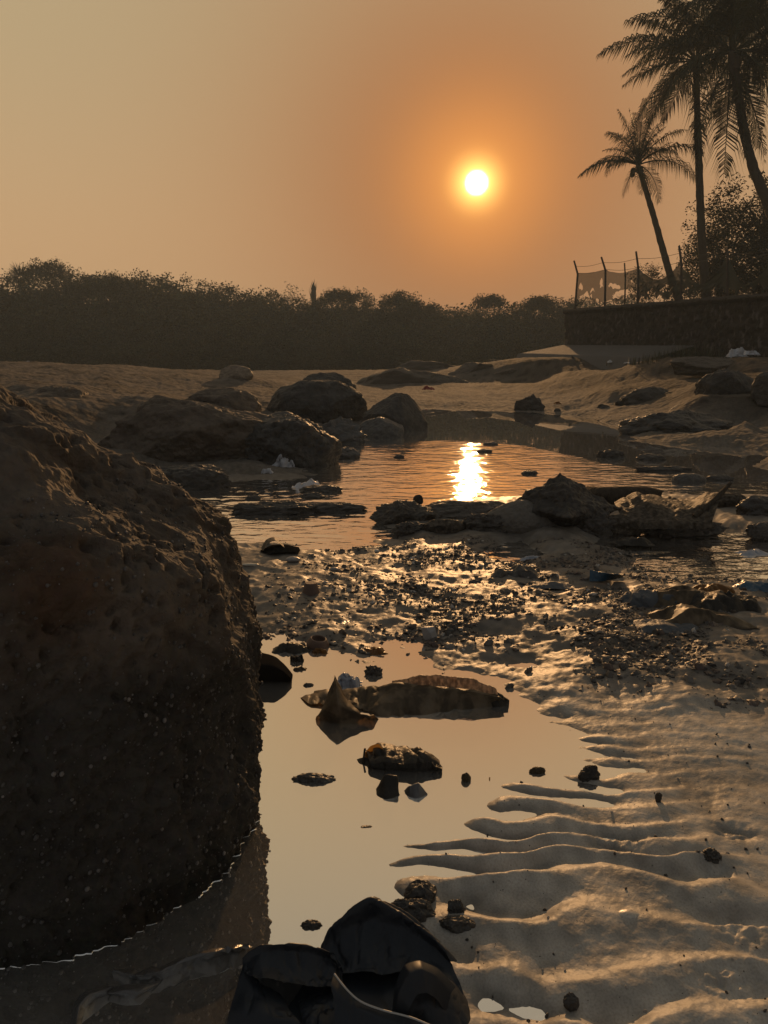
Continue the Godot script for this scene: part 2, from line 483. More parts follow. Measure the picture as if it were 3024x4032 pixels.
	# far beach and right bank
	for v in [Vector3(1.707, 0.08, -16.786), Vector3(0.218, 0.1, -17.871), Vector3(3.603, 0.08, -16.303), Vector3(4.183, 0.12, -14.901), Vector3(2.119, 0.199, -20.893), Vector3(0.244, 0.14, -19.999), Vector3(-0.827, 0.165, -19.983), Vector3(3.966, 0.317, -24.683), Vector3(6.709, 0.749, -24.083), Vector3(6.623, 1.241, -30.284), Vector3(8.097, 1.082, -20.456), Vector3(8.282, 1.027, -17.1), Vector3(5.874, 0.563, -15.953), Vector3(6.278, 0.689, -13.071), Vector3(5.024, 0.417, -16.241), Vector3(4.785, 0.428, -11.005), Vector3(4.139, 0.348, -8.551), Vector3(3.828, 0.1, -11.625), Vector3(4.177, 0.03, -9.023), Vector3(6.975, 0.75, -12.139), Vector3(3.776, 0.403, -5.894), Vector3(4.805, 0.493, -8.77)]:
		marks.append(v)
	for v in [Vector3(-0.786, 0.749, -44.993), Vector3(4.519, 0.801, -44.773), Vector3(7.45, 0.977, -39.3), Vector3(-14.958, 0.749, -47.71), Vector3(-22.042, 0.749, -44.879), Vector3(-35.312, 0.749, -48.508), Vector3(-1.571, 1.009, -89.986), Vector3(-31.417, 0.993, -84.338), Vector3(28.774, 1.244, -85.276), Vector3(34.127, 1.322, -49.349), Vector3(-5.239, 0.741, -299.954), Vector3(-242.88, 0.745, -176.095), Vector3(236.764, 0.745, -184.236)]:
		marks.append(v)
	for v in [Vector3(-0.9, -0.05, -0.5), Vector3(-1.2, -0.05, -1.4), Vector3(0.9, 0.03, -0.6), Vector3(0.5, 0.02, -0.3), Vector3(-0.2, -0.02, -0.3), Vector3(-0.3, -0.02, -0.6), Vector3(0.35, 0.008, -0.65), Vector3(2.2, 0.05, -0.6), Vector3(-3, 0.1, -0.8)]:
		marks.append(v)
	var n := marks.size()
	var mt := PackedFloat32Array()
	var ml := PackedFloat32Array()
	var me := PackedFloat32Array()
	for v in marks:
		mt.append(atan2(v.x, -v.z) * 1.6)
		ml.append(log(sqrt(v.x * v.x + v.z * v.z)))
		me.append(v.y)
	relief.resize(TH_N * LR_N)
	for i in LR_N:
		var l := LR_MIN + (LR_MAX - LR_MIN) * i / (LR_N - 1)
		for k in TH_N:
			var t := (-TH_MAX + 2.0 * TH_MAX * k / (TH_N - 1)) * 1.6
			var ws := 0.0
			var es := 0.0
			for j in n:
				var dt := t - mt[j]
				var dl := l - ml[j]
				var d := dt * dt + dl * dl + 0.0006
				var w := 1.0 / (d * d)
				ws += w
				es += w * me[j]
			relief[i * TH_N + k] = es / ws

func base_height(x: float, z: float) -> float:
	var a := (atan2(x, -z) + TH_MAX) / (2.0 * TH_MAX) * (TH_N - 1)
	var b := (0.5 * log(x * x + z * z + 1e-9) - LR_MIN) / (LR_MAX - LR_MIN) * (LR_N - 1)
	a = clampf(a, 0.0, TH_N - 1.001)
	b = clampf(b, 0.0, LR_N - 1.001)
	var i := int(b)
	var k := int(a)
	var fa := a - k
	var fb := b - i
	var o := i * TH_N + k
	return lerpf(lerpf(relief[o], relief[o + 1], fa), lerpf(relief[o + TH_N], relief[o + TH_N + 1], fa), fb)

# how many ripple crests lie between the camera and this distance (the spacing shrinks towards the pool)
const CREST: Array[float] = [0.52, 0.6, 0.69, 0.78, 0.868, 0.962, 1.05, 1.1, 1.15, 1.205, 1.26, 1.31, 1.37, 1.43, 1.49, 1.54, 1.59, 1.64, 1.7, 1.77]
func crest_phase(d: float) -> float:
	if d <= CREST[0]:
		return (d - CREST[0]) / 0.08
	for i in CREST.size() - 1:
		if d < CREST[i + 1]:
			return i + (d - CREST[i]) / (CREST[i + 1] - CREST[i])
	return CREST.size() - 1 + (d - CREST[CREST.size() - 1]) / 0.08

# trodden or dug spots: x and z of the place, y its radius
const PRINTS: Array[Vector3] = [Vector3(0.368, 0.055, -1.113), Vector3(0.491, 0.03, -1.027), Vector3(0.572, 0.04, -1.139), Vector3(0.473, 0.05, -0.907), Vector3(0.423, 0.05, -0.81)]
func ground_height(x: float, z: float) -> float:
	var h := base_height(x, z)
	var r2 := x * x + z * z
	var r := sqrt(r2)
	if r > 70.0:
		return h
	if r < 3.6:
		if r < 1.95 and x > -0.1:
			# wind-and-tide ripples: gentle backs, steeper faces turned to the camera
			var warp := 0.035 * n_soft.get_noise_2d(x * 3.2 + 3.0, z * 3.0) + 0.012 * n_soft.get_noise_2d(x * 9.0, z * 9.0 + 7.0)
			var d := -z + warp - 0.05 * (x - 0.2) + 0.16 * maxf(x - 0.28, 0.0)
			var ph := crest_phase(d)
			var f := ph - floorf(ph)
			var saw := f / 0.64 if f < 0.64 else (1.0 - f) / 0.36
			saw = lerpf(saw, saw * saw * (3.0 - 2.0 * saw), 0.75)
			var amp := 0.015 * (1.0 - 0.4 * smoothstep(1.15, 1.3, r)) * (1.0 - smoothstep(1.68, 1.95, r))
			amp *= smoothstep(-0.1, 0.03, x) * (0.5 + 0.8 * smoothstep(-0.5, 0.5, n_soft.get_noise_2d(x * 2.6 + 20.0, z * 3.4)))
			amp *= 1.0 - 0.85 * smoothstep(0.42, 0.72, x + 0.3 * (r - 1.0))
			h += amp * (saw - 0.42)
		var bar := smoothstep(1.55, 1.95, r) * smoothstep(-0.02, 0.004, h)
		h += bar * (0.016 * n_fbm.get_noise_2d(x * 4.0, z * 5.0) + 0.004 * n_fbm.get_noise_2d(x * 17.0 + 5.0, z * 17.0))
		# trodden places in the rippled sand
		for pr in PRINTS:
			var q := Vector2(x - pr.x, (z - pr.z) * 1.3).length() / pr.y
			if q < 2.0:
				h += exp(-q * q * 1.6) * (-0.006 + 0.007 * n_fbm.get_noise_2d(x * 45.0, z * 45.0)) + 0.0014 * exp(-pow((q - 1.1) * 3.0, 2.0))
		h += 0.0016 * n_fbm.get_noise_2d(x * 26.0, z * 26.0) * smoothstep(-0.02, 0.0, h)
		return h
	var above := smoothstep(-0.03, 0.02, h)
	var amp2 := clampf(0.008 * r, 0.0, 0.075)
	h += above * (amp2 * 0.5 * n_fbm.get_noise_2d(x * 0.9, z * 0.9) + amp2 * 0.3 * n_fbm.get_noise_2d(x * 3.1 + 4.0, z * 3.1) + 0.01 * n_fbm.get_noise_2d(x * 11.0, z * 11.0))
	return h

func make_ground() -> void:
	var rr := PackedFloat32Array()
	var l := log(0.28)
	while l < log(420.0):
		rr.append(exp(l))
		var r := exp(l)
		l += 0.018 if r < 0.66 else (0.0036 if r < 2.0 else (0.0042 if r < 3.8 else (0.009 if r < 18.0 else (0.014 if r < 40.0 else 0.12))))
	var ths := PackedFloat32Array()
	var a := -1.4
	while a < 1.4:
		ths.append(a)
		a += 0.0021 if absf(a) < 0.52 else 0.02
	var cols := ths.size()
	var split := 0
	for i in rr.size():
		if rr[i] < 5.6:
			split = i
	for half in 2:
		var i0 := 0 if half == 0 else split
		var i1 := split + 1 if half == 0 else rr.size()
		var rows := i1 - i0
		var p := PackedVector3Array()
		var cl := PackedColorArray()
		p.resize(rows * cols)
		cl.resize(rows * cols)
		for i in rows:
			var r := rr[i1 - 1 - i]
			for k in cols:
				var x := sin(ths[k]) * r
				var z := -cos(ths[k]) * r
				var y := ground_height(x, z)
				p[i * cols + k] = Vector3(x, y, z)
				var t := 1.0 + 0.35 * n_fbm.get_noise_2d(x * 1.7 + 40.0, z * 1.7) + 0.25 * n_soft.get_noise_2d(x * 23.0, z * 23.0)
				var wet := Color(0.4 * t, 0.37 * t, 0.32 * t)
				# a soaked margin along the water
				wet = wet.lerp(Color(wet.r * 0.62, wet.g * 0.62, wet.b * 0.62), 1.0 - smoothstep(0.001, 0.009, y))
				# the gravel bar's mud is darker where the grit gathers
				if r > 1.5 and r < 5.0:
					var g := gravel_share(x, z)
					wet = wet.lerp(Color(0.165 * t, 0.147 * t, 0.124 * t), smoothstep(1.6, 1.95, r))
					wet = wet.lerp(Color(0.07 * t, 0.061 * t, 0.051 * t), 0.85 * g)
				var dry := smoothstep(0.05, 0.3, y) * smoothstep(3.5, 8.0, r)
				var st := n_fbm.get_noise_2d(x * 0.8, z * 1.6 + 9.0)
				var sv := 1.0 + 0.45 * st - 0.45 * smoothstep(0.1, 0.4, n_fbm.get_noise_2d(x * 0.9 + 80.0, z * 4.0)) - 0.3 * smoothstep(0.25, 0.45, n_fbm.get_noise_2d(x * 4.0, z * 9.0))
				var bank := Color(0.14 * sv, 0.12 * sv, 0.1 * sv).lerp(Color(0.085 * sv, 0.072 * sv, 0.058 * sv), smoothstep(2.5, 5.5, x))
				if r > 3.7:
					wet = wet.lerp(Color(0.15 * t, 0.132 * t, 0.11 * t), smoothstep(4.6, 5.4, r))
				cl[i * cols + k] = wet.lerp(bank, dry)
		structure("mud_ground" if half == 0 else "sand_banks", grid_mesh(p, rows, cols, false, cl), M.ground if half == 0 else M.sand)

# ------------------------------------------------------------------ water
func make_water() -> void:
	var p := PackedVector3Array()
	for i in 2:
		for k in 2:
			p.append(Vector3(-2.6 if k == 0 else 2.6, 0.0, -2.3 if i == 0 else 0.4))
	structure("pool_water", grid_mesh(p, 2, 2), M.pool)
	var zs := PackedFloat32Array()
	var z := 2.3
	while z < 60.0:
		zs.append(z)
		z *= 1.0035 if z < 9.5 else 1.014
	var rows := zs.size()
	var cols := 520
	var q := PackedVector3Array()
	q.resize(rows * cols)
	var lively := PackedByteArray()
	lively.resize(rows * cols)
	for i in rows:
		var zz := zs[rows - 1 - i]
		for k in cols:
			var x := (-1.1 + 2.2 * k / (cols - 1)) * zz
			# beyond the shallows, along a line that slants towards the right bank, the water lies still
			var still := lerpf(8.15, 5.0, smoothstep(1.0, 2.4, x)) + 0.25 * n_soft.get_noise_2d(x * 1.3, zz * 0.6)
			var calm := 1.0 - 0.95 * smoothstep(still - 0.15, still + 0.35, zz)
			var w := n_fbm.get_noise_2d(x * 1.2, -zz * 2.6) * 0.0028 + n_soft.get_noise_2d(x * 4.5 + 3.0, -zz * 9.0) * 0.0013 + n_soft.get_noise_2d(x * 8.0 + 30.0, -zz * 15.0) * 0.0009
			w += n_soft.get_noise_2d(x * 11.0 + 3.0, -zz * 24.0) * 0.00085 * (1.0 - smoothstep(6.5, 8.5, zz))
			# the shallow riffle by the left rocks is choppier
			var riffle := smoothstep(-0.3, -1.2, x) * smoothstep(6.5, 5.2, zz)
			w += riffle * 0.004 * n_fbm.get_noise_2d(x * 6.0, -zz * 8.0)
			var edge := smoothstep(2.3, 2.5, zz) * smoothstep(60.0, 50.0, zz)
			lively[i * cols + k] = 1 if calm > 0.5 else 0
			q[i * cols + k] = Vector3(x, w * calm * edge, -zz)
	structure("stream_water", grid_mesh(q, rows, cols, false, PackedColorArray(), lively), M.stream)
	for i in lively.size():
		lively[i] = 1 - lively[i]
	structure("still_water", grid_mesh(q, rows, cols, false, PackedColorArray(), lively), M.pool)

# ------------------------------------------------------------------ terrace, retaining wall, apron
const WALL_A_TOP := Vector3(7.664, 3.207, -33.433)
const WALL_A_FOOT := Vector3(7.725, 1.717, -33.419)
const WALL_B_TOP := Vector3(10.042, 2.678, -20.803)
const WALL_B_FOOT := Vector3(10.143, 1.303, -20.754)

func wall_at(t: float, up: float) -> Vector3:
	return WALL_A_FOOT.lerp(WALL_B_FOOT, t).lerp(WALL_A_TOP.lerp(WALL_B_TOP, t), up)

func make_terrace() -> void:
	var t := thing("retaining_wall", "dark stained rubble retaining wall below the torn net fence", "wall", WALL_A_FOOT)
	var along := (WALL_B_FOOT - WALL_A_FOOT)
	along.y = 0.0
	var out := Vector3(along.z, 0, -along.x).normalized()
	if out.z < 0:
		out = -out
	var rows := 60
	var cols := 420
	var p := PackedVector3Array()
	var cl := PackedColorArray()
	for i in rows + 6:
		for k in cols:
			# the wall's far end turns back, away from the camera
			var s := -0.12 + 1.62 * k / (cols - 1)
			var u := 1.0 - float(i) / (rows - 1) * 1.3
			var lean := 0.0
			if i >= rows:
				u = -0.3
			var q := wall_at(maxf(s, 0.0), u)
			if s < 0.0:
				q -= out * (-s) * 60.0
			var bed := n_cell.get_noise_3d(s * 34.0, u * 5.5, 0.0)
			var h := 0.055 * smoothstep(-0.95, -0.5, -absf(bed)) + 0.05 * n_fbm.get_noise_3d(s * 40.0, u * 6.0, 3.0)
			if u > 0.93:
				h += 0.07
			q += out * (h + lean)
			p.append(q - WALL_A_FOOT)
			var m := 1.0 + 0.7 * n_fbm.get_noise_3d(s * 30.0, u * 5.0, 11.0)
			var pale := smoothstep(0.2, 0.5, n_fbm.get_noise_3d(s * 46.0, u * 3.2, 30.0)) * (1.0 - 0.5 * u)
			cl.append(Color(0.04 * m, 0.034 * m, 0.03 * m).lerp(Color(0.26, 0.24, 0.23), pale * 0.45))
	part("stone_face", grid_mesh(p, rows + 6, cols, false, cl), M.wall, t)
	# coping along the top
	var cop := PackedVector3Array()
	for k in 120:
		var s := 1.5 * k / 119.0
		var q := wall_at(s, 1.0) - WALL_A_FOOT
		var w := 0.03 * n_fbm.get_noise_2d(s * 60.0, 2.0)
		for c in [[0.12, -0.1], [0.13, 0.06 + w], [-0.4, 0.07 + w], [-0.42, -0.1]]:
			cop.append(q + out * c[0] + Vector3.UP * c[1])
	part("coping", grid_mesh(cop, 120, 4, true), M.wall_dark, t)
	# the ground held up behind the wall
	var g := PackedVector3Array()
	var gc := PackedColorArray()
	for i in 40:
		for k in 60:
			var s := 1.6 * k / 59.0
			var q := wall_at(s, 1.0) - out * (0.05 + 34.0 * pow(i / 39.0, 1.6))
			q.y += 0.15 * n_fbm.get_noise_2d(q.x * 0.5, q.z * 0.5) - 0.12
			g.append(q)
			gc.append(Color(0.07, 0.058, 0.036))
	structure("terrace_ground", grid_mesh(g, 40, 60, false, gc), M.sand)
	# concrete apron sloping from the wall's foot down to the beach
	var ap := PackedVector3Array()
	var a0: Vector3 = WALL_A_FOOT
	for i in 12:
		for k in 60:
			var s := -0.02 + 0.78 * k / 59.0
			var f := i / 11.0
			var q := wall_at(maxf(s, 0.0), 0.06) + out * (0.12 + 1.6 * f) - Vector3.UP * 0.42 * f
			if k < 8:
				q += (WALL_A_FOOT - WALL_B_FOOT).normalized() * (8 - k) * 0.2 * f
			if i == 11:
				q.y -= 0.5
			q.y += 0.012 * n_fbm.get_noise_2d(q.x * 2.0, q.z * 2.0)
			ap.append(q - a0)
	var am := single("concrete_apron", grid_mesh(ap, 12, 60), M.concrete, "pale grey concrete apron sloping out from the foot of the retaining wall", "apron", a0)
	am.name = "concrete_apron"
	# dry grass at the foot of the wall
	var gv := PackedVector3Array()
	var gn := PackedVector3Array()
	var foot: Vector3 = Vector3(7.949, 1.076, -20.084)
	for i in 900:
		var b := Vector3(rng.randfn(0, 0.75), 0, rng.randfn(0, 0.35))
		var lean := Vector3(rng.randfn(0, 0.3), 1, rng.randfn(0, 0.3)).normalized() * rng.randf_range(0.15, 0.55) * exp(-b.length_squared() * 0.7)
		var w := Vector3(rng.randf_range(-1, 1), 0, rng.randf_range(-1, 1)).normalized() * 0.012
		gv.append_array(PackedVector3Array([b - w - Vector3.UP * 0.2, b + lean + Vector3(lean.x, -0.1, lean.z) * 0.3, b + w - Vector3.UP * 0.2]))
		var nn := Vector3(rng.randf_range(-1, 1), 0.6, rng.randf_range(-1, 1)).normalized()
		gn.append_array(PackedVector3Array([nn, nn, nn]))
	single("grass_tuft", soup_mesh(gv, gn), M.grass, "dark dry grass tuft growing at the foot of the wall beside the concrete apron", "grass", foot)

# ------------------------------------------------------------------ trees
func crown_mesh(sd: int, half: Vector3, clumps: int, per: int, leaf: float, spread: float, tint := Vector3(0.05, 0.058, 0.026), flat_top := 0.0) -> ArrayMesh:
	var g := RandomNumberGenerator.new()
	g.seed = sd
	var v := PackedVector3Array()
	var n := PackedVector3Array()
	var c := PackedColorArray()
	for i in clumps:
		var d := Vector3(g.randfn(), g.randfn(), g.randfn()).normalized()
		var rad := pow(g.randf(), 0.4)
		var at := Vector3(d.x * half.x, d.y * half.y, d.z * half.z) * rad
		if flat_top > 0.0:
			at.y = absf(at.y) * (1.0 - flat_top) + flat_top * half.y * 0.5
		at.y += half.y
		var size := spread * g.randf_range(0.55, 1.25)
		var tone := g.randf_range(0.6, 1.5)
		for j in per:
			var o := Vector3(g.randfn(), g.randfn() * 0.7, g.randfn()).limit_length(1.7) * size * 0.5
			var q := at + o
			var u := Vector3(g.randf_range(-1, 1), g.randf_range(-0.7, 0.7), g.randf_range(-1, 1)).normalized()
			var w := u.cross(Vector3(g.randf_range(-1, 1), g.randf_range(0.2, 1), g.randf_range(-1, 1))).normalized()
			var s := leaf * g.randf_range(0.6, 1.3)
			var a := q - u * s
			var b := q + u * s
			var e := q + w * s * 0.5
			var f := q - w * s * 0.5
			v.append_array(PackedVector3Array([a, e, b, a, b, f]))
			var nn := (u.cross(w) + o.normalized() * 0.6).normalized()
			if nn.y < 0:
				nn = -nn
			var tt := tone * g.randf_range(0.7, 1.3)
			for m in 6:
				n.append(nn)
				c.append(Color(tint.x * tt, tint.y * tt, tint.z * tt))
	return soup_mesh(v, n, c)

func limbs_mesh(sd: int, height: float, reach: float, count: int, thick: float) -> ArrayMesh:
	var g := RandomNumberGenerator.new()
	g.seed = sd
	var st := SurfaceTool.new()
	st.begin(Mesh.PRIMITIVE_TRIANGLES)
	for i in count:
		var a := TAU * i / count + g.randf_range(-0.4, 0.4)
		var y0 := height * g.randf_range(0.3, 0.6)
		var end := Vector3(cos(a) * reach * g.randf_range(0.5, 1.0), height * g.randf_range(0.75, 1.0), sin(a) * reach * g.randf_range(0.5, 1.0))
		var pts := spline([Vector3(0, y0, 0), Vector3(end.x * 0.35, lerpf(y0, end.y, 0.4), end.z * 0.35), end], 6)
		var rr := PackedFloat32Array()
		for k in 6:
			rr.append(thick * 0.5 * (1.0 - 0.85 * k / 5.0))
		st.append_from(tube_mesh(pts, rr, 5), 0, Transform3D())
	return st.commit()

func trunk_mesh(height: float, thick: float, bend := 0.3) -> ArrayMesh:
	var pts := spline([Vector3(0, -0.4, 0), Vector3(bend * 0.3, height * 0.3, 0.05), Vector3(-bend * 0.2, height * 0.65, -0.1), Vector3(bend * 0.1, height, 0)], 9)
	var rr := PackedFloat32Array()
	for k in 9:
		rr.append(thick * (1.25 if k == 0 else 1.0 - 0.07 * k))
	return tube_mesh(pts, rr, 8, 0.1)

func tree_proto(called: String, label: String, at: Vector3, group: String, h: float, crown: ArrayMesh, crown_from: float, sd: int, thick := 0.16) -> Node3D:
	var t := thing(called, label, "tree", at, group)
	var tr := part("trunk", trunk_mesh(h * 0.75, thick), M.bark, t)
	part("limbs", limbs_mesh(sd, h * 0.9, h * 0.22, 6, thick), M.bark, tr)
	var c := part("crown", crown, M.leaf, t)
	c.position.y = h * crown_from
	return t

func skyline(px: float) -> float:
	var xs := [-400, 0, 60, 120, 200, 260, 330, 400, 460, 520, 600, 650, 700, 740, 780, 850, 880, 960, 1000, 1050, 1100, 1160, 1200, 1240, 1400, 1900]
	var ys := [600, 602, 595, 585, 592, 592, 597, 601, 606, 620, 632, 642, 642, 632, 642, 640, 650, 657, 661, 652, 657, 652, 653, 655, 650, 640]
	for i in xs.size() - 1:
		if px < xs[i + 1]:
			return lerpf(ys[i], ys[i + 1], clampf((px - xs[i]) / (xs[i + 1] - xs[i]), 0, 1))
	return ys[ys.size() - 1]

# height at which a tree that many metres off reaches the wood's skyline in the direction with this bearing (in view units of the survey)
func wood_top(bearing_px: float, far: float) -> float:
	var x := (bearing_px - 829.5) / 1661.0
	var v := (1106.0 - skyline(bearing_px)) / 1661.0
	var p := deg_to_rad(10.44)
	return 0.75 + far * (v * cos(p) - sin(p)) / Vector2(x, v * sin(p) + cos(p)).length()

func make_far_wood() -> void:
	var protos: Array[Node3D] = []
	var shapes := [
		[Vector3(2.3, 2.0, 2.3), 60, 90, 0.1, 0.95, 0.0], [Vector3(1.9, 2.6, 1.9), 60, 90, 0.1, 0.8, 0.0], [Vector3(2.7, 1.7, 2.4), 60, 90, 0.1, 0.85, 0.3],
		[Vector3(1.4, 2.2, 1.4), 24, 60, 0.09, 0.6, 0.0], [Vector3(2.2, 2.2, 2.0), 70, 90, 0.09, 0.7, 0.0], [Vector3(1.7, 1.5, 1.7), 26, 70, 0.09, 0.6, 0.4]]
	var wood := "trees along the skyline of the far wood"
	var label := "dark green tree on the hazy skyline of the far wood across the creek"
	for i in shapes.size():
		var s: Array = shapes[i]
		var t := tree_proto("wood_tree", label, Vector3.ZERO, wood, 7.0, crown_mesh(100 + i, s[0], s[1], s[2], s[3], s[4], Vector3(0.05, 0.058, 0.026), s[5]), 1.0 - 2.0 * s[0].y / 7.0, i)
		protos.append(t)
	var px := -330.0
	var i := 0
	while px < 1330.0:
		var far := rng.randf_range(71.0, 84.0)
		var th := atan((px - 829.5) / 1633.0)
		var top := wood_top(px, far) + 0.2 + (rng.randf_range(-0.25, 0.25) if rng.randf() < 0.6 else rng.randf_range(-1.3, -0.3))
		var o: Node3D
		if i < protos.size():
			o = protos[i]
		else:
			o = protos[rng.randi() % protos.size()].duplicate()
			o.name = numbered("wood_tree")
			add_child(o)
		var base_y := 0.35
		var s := (top - base_y) / 7.0
		var wide := s * rng.randf_range(0.75, 1.2)
		o.transform = Transform3D(Basis(Vector3.UP, rng.randf() * TAU).scaled(Vector3(wide, s, wide)), Vector3(sin(th) * far, base_y, -cos(th) * far))
		px += rng.randf_range(17.0, 31.0)
		i += 1
	# the body of the wood below its skyline reads as one mass
	var mm := MultiMesh.new()
	mm.transform_format = MultiMesh.TRANSFORM_3D
	mm.mesh = crown_mesh(140, Vector3(2.2, 1.9, 2.2), 60, 90, 0.11, 0.95)
	var where: Array[Transform3D] = []
	for row in 5:
		var x := -560.0
		while x < 1420.0:
			var far := 57.0 + 4.5 * row + rng.randf_range(-2.0, 2.0)
			var th := atan((x - 829.5) / 1633.0)
			var s := maxf((wood_top(x, far) - 0.3) * lerpf(0.3, 0.86, row / 4.0) * rng.randf_range(0.7, 1.08), 0.6)
			var sc := s / 3.8
			where.append(Transform3D(Basis(Vector3.UP, rng.randf() * TAU).scaled(Vector3(maxf(sc, 0.7) * 1.1, sc, maxf(sc, 0.7) * 1.1)), Vector3(sin(th) * far, 0.2, -cos(th) * far)))
			x += rng.randf_range(22.0, 40.0)
	mm.instance_count = where.size()
	for k in where.size():
		mm.set_instance_transform(k, where[k])
	var mi := MultiMeshInstance3D.new()
	mi.name = "wood_undergrowth"
	mi.multimesh = mm
	mi.material_override = M.leaf
	add_child(mi)
	tag(mi, "dense hazy mass of bushes and lower crowns filling the far wood", "wood")
	mi.set_meta("kind", "stuff")
	# the few that can be told apart
	var bare := thing("bare_tree", "thin half bare tree with twiggy open crown rising above the wood, by the dead palm", "tree", Vector3(-8.612, 0.484, -75.51))
	part("trunk", trunk_mesh(6.6, 0.07), M.bark, bare)
	part("limbs", limbs_mesh(71, 7.6, 1.1, 14, 0.06), M.bark, bare)
	var bc := part("crown", crown_mesh(72, Vector3(1.1, 1.3, 1.1), 30, 12, 0.09, 0.6), M.leaf, bare)
	bc.position.y = 5.9
	var dead := thing("dead_palm", "dead palm standing as a bare shaft with a shaggy tip above the far wood", "palm", Vector3(-6.794, 0.48, -76.7))
	part("trunk", tube_mesh(spline([Vector3.ZERO, Vector3(0.05, 4, 0), Vector3(0, 8.2, 0)], 8), PackedFloat32Array([0.2, 0.19, 0.18, 0.17, 0.17, 0.2, 0.24, 0.16]), 8, 0.2), M.bark, dead)
	var dv := PackedVector3Array()
	var dn := PackedVector3Array()
	for k in 70:
		var b := Vector3(rng.randfn(0, 0.1), rng.randf_range(6.6, 8.2), rng.randfn(0, 0.1))
		var tip := b + Vector3(rng.randf_range(-0.35, 0.35), rng.randf_range(0.3, 0.9), rng.randf_range(-0.35, 0.35))
		var w := Vector3(0.06, 0, 0.03)
		dv.append_array(PackedVector3Array([b - w, tip, b + w]))
		for m in 3:
			dn.append(Vector3(0.3, 0.8, 0.5).normalized())
	part("dead_leaves", soup_mesh(dv, dn), M.grass, dead)
	var fan := thing("fan_palm", "small fan palm with a round spiky head on the left skyline of the wood", "palm", Vector3(-32.333, -0.164, -70.983))
	part("trunk", trunk_mesh(9.0, 0.18), M.bark, fan)
	var fv := PackedVector3Array()
	var fnn := PackedVector3Array()
	for k in 260:
		var d := Vector3(rng.randfn(), rng.randfn() * 0.8 + 0.25, rng.randfn()).normalized()
		var s := d.cross(Vector3(rng.randf(), 1, rng.randf())).normalized() * 0.07
		var c0 := Vector3(0, 9.1, 0)
		fv.append_array(PackedVector3Array([c0 + d * 0.15 - s * 0.4, c0 + d * rng.randf_range(0.8, 1.5), c0 + d * 0.6 + s]))
		for m in 3:
			fnn.append((d + Vector3.UP).normalized())
	part("crown", soup_mesh(fv, fnn), M.frond, fan)
	for d in [["umbrella_tree", "wide flat topped tree standing out of the low wood left of the sun's path", Vector3(1.249, 0.489, -73.989), 626.0, 74.0, Vector3(1.7, 1.4, 1.3), 150],
		["umbrella_tree", "flat topped tree above the low wood directly below the sun", Vector3(10.108, 0.485, -75.325), 634.0, 76.0, Vector3(1.6, 1.3, 1.3), 151],
		["skyline_tree", "lone bushy tree on the skyline right of the dead palm", Vector3(-4.193, 0.486, -74.883), 622.0, 75.0, Vector3(1.8, 1.1, 1.5), 152],
		["skyline_tree", "small lone tree on the skyline just left of the fence corner", Vector3(13.755, 0.501, -70.674), 643.0, 72.0, Vector3(1.2, 0.8, 1.0), 153],
		["skyline_tree", "tallest lacy tree on the left skyline, beside the fan palm", Vector3(-29.91, 0.5, -70.954), 572.0, 77.0, Vector3(2.4, 1.8, 2.0), 154]]:
		var top: float = 0.75 + Vector2(d[2].x, d[2].z).length() * 0.985 * tan(atan((1106.0 - d[3]) / 1661.0) - deg_to_rad(10.44))
		var h: float = top - d[2].y
		tree_proto(d[0], d[1], d[2], "", h, crown_mesh(d[6], d[5], 60, 60, 0.09, 0.6, Vector3(0.05, 0.055, 0.026), 0.2), 1.0 - 2.0 * d[5].y / h, d[6], 0.12)

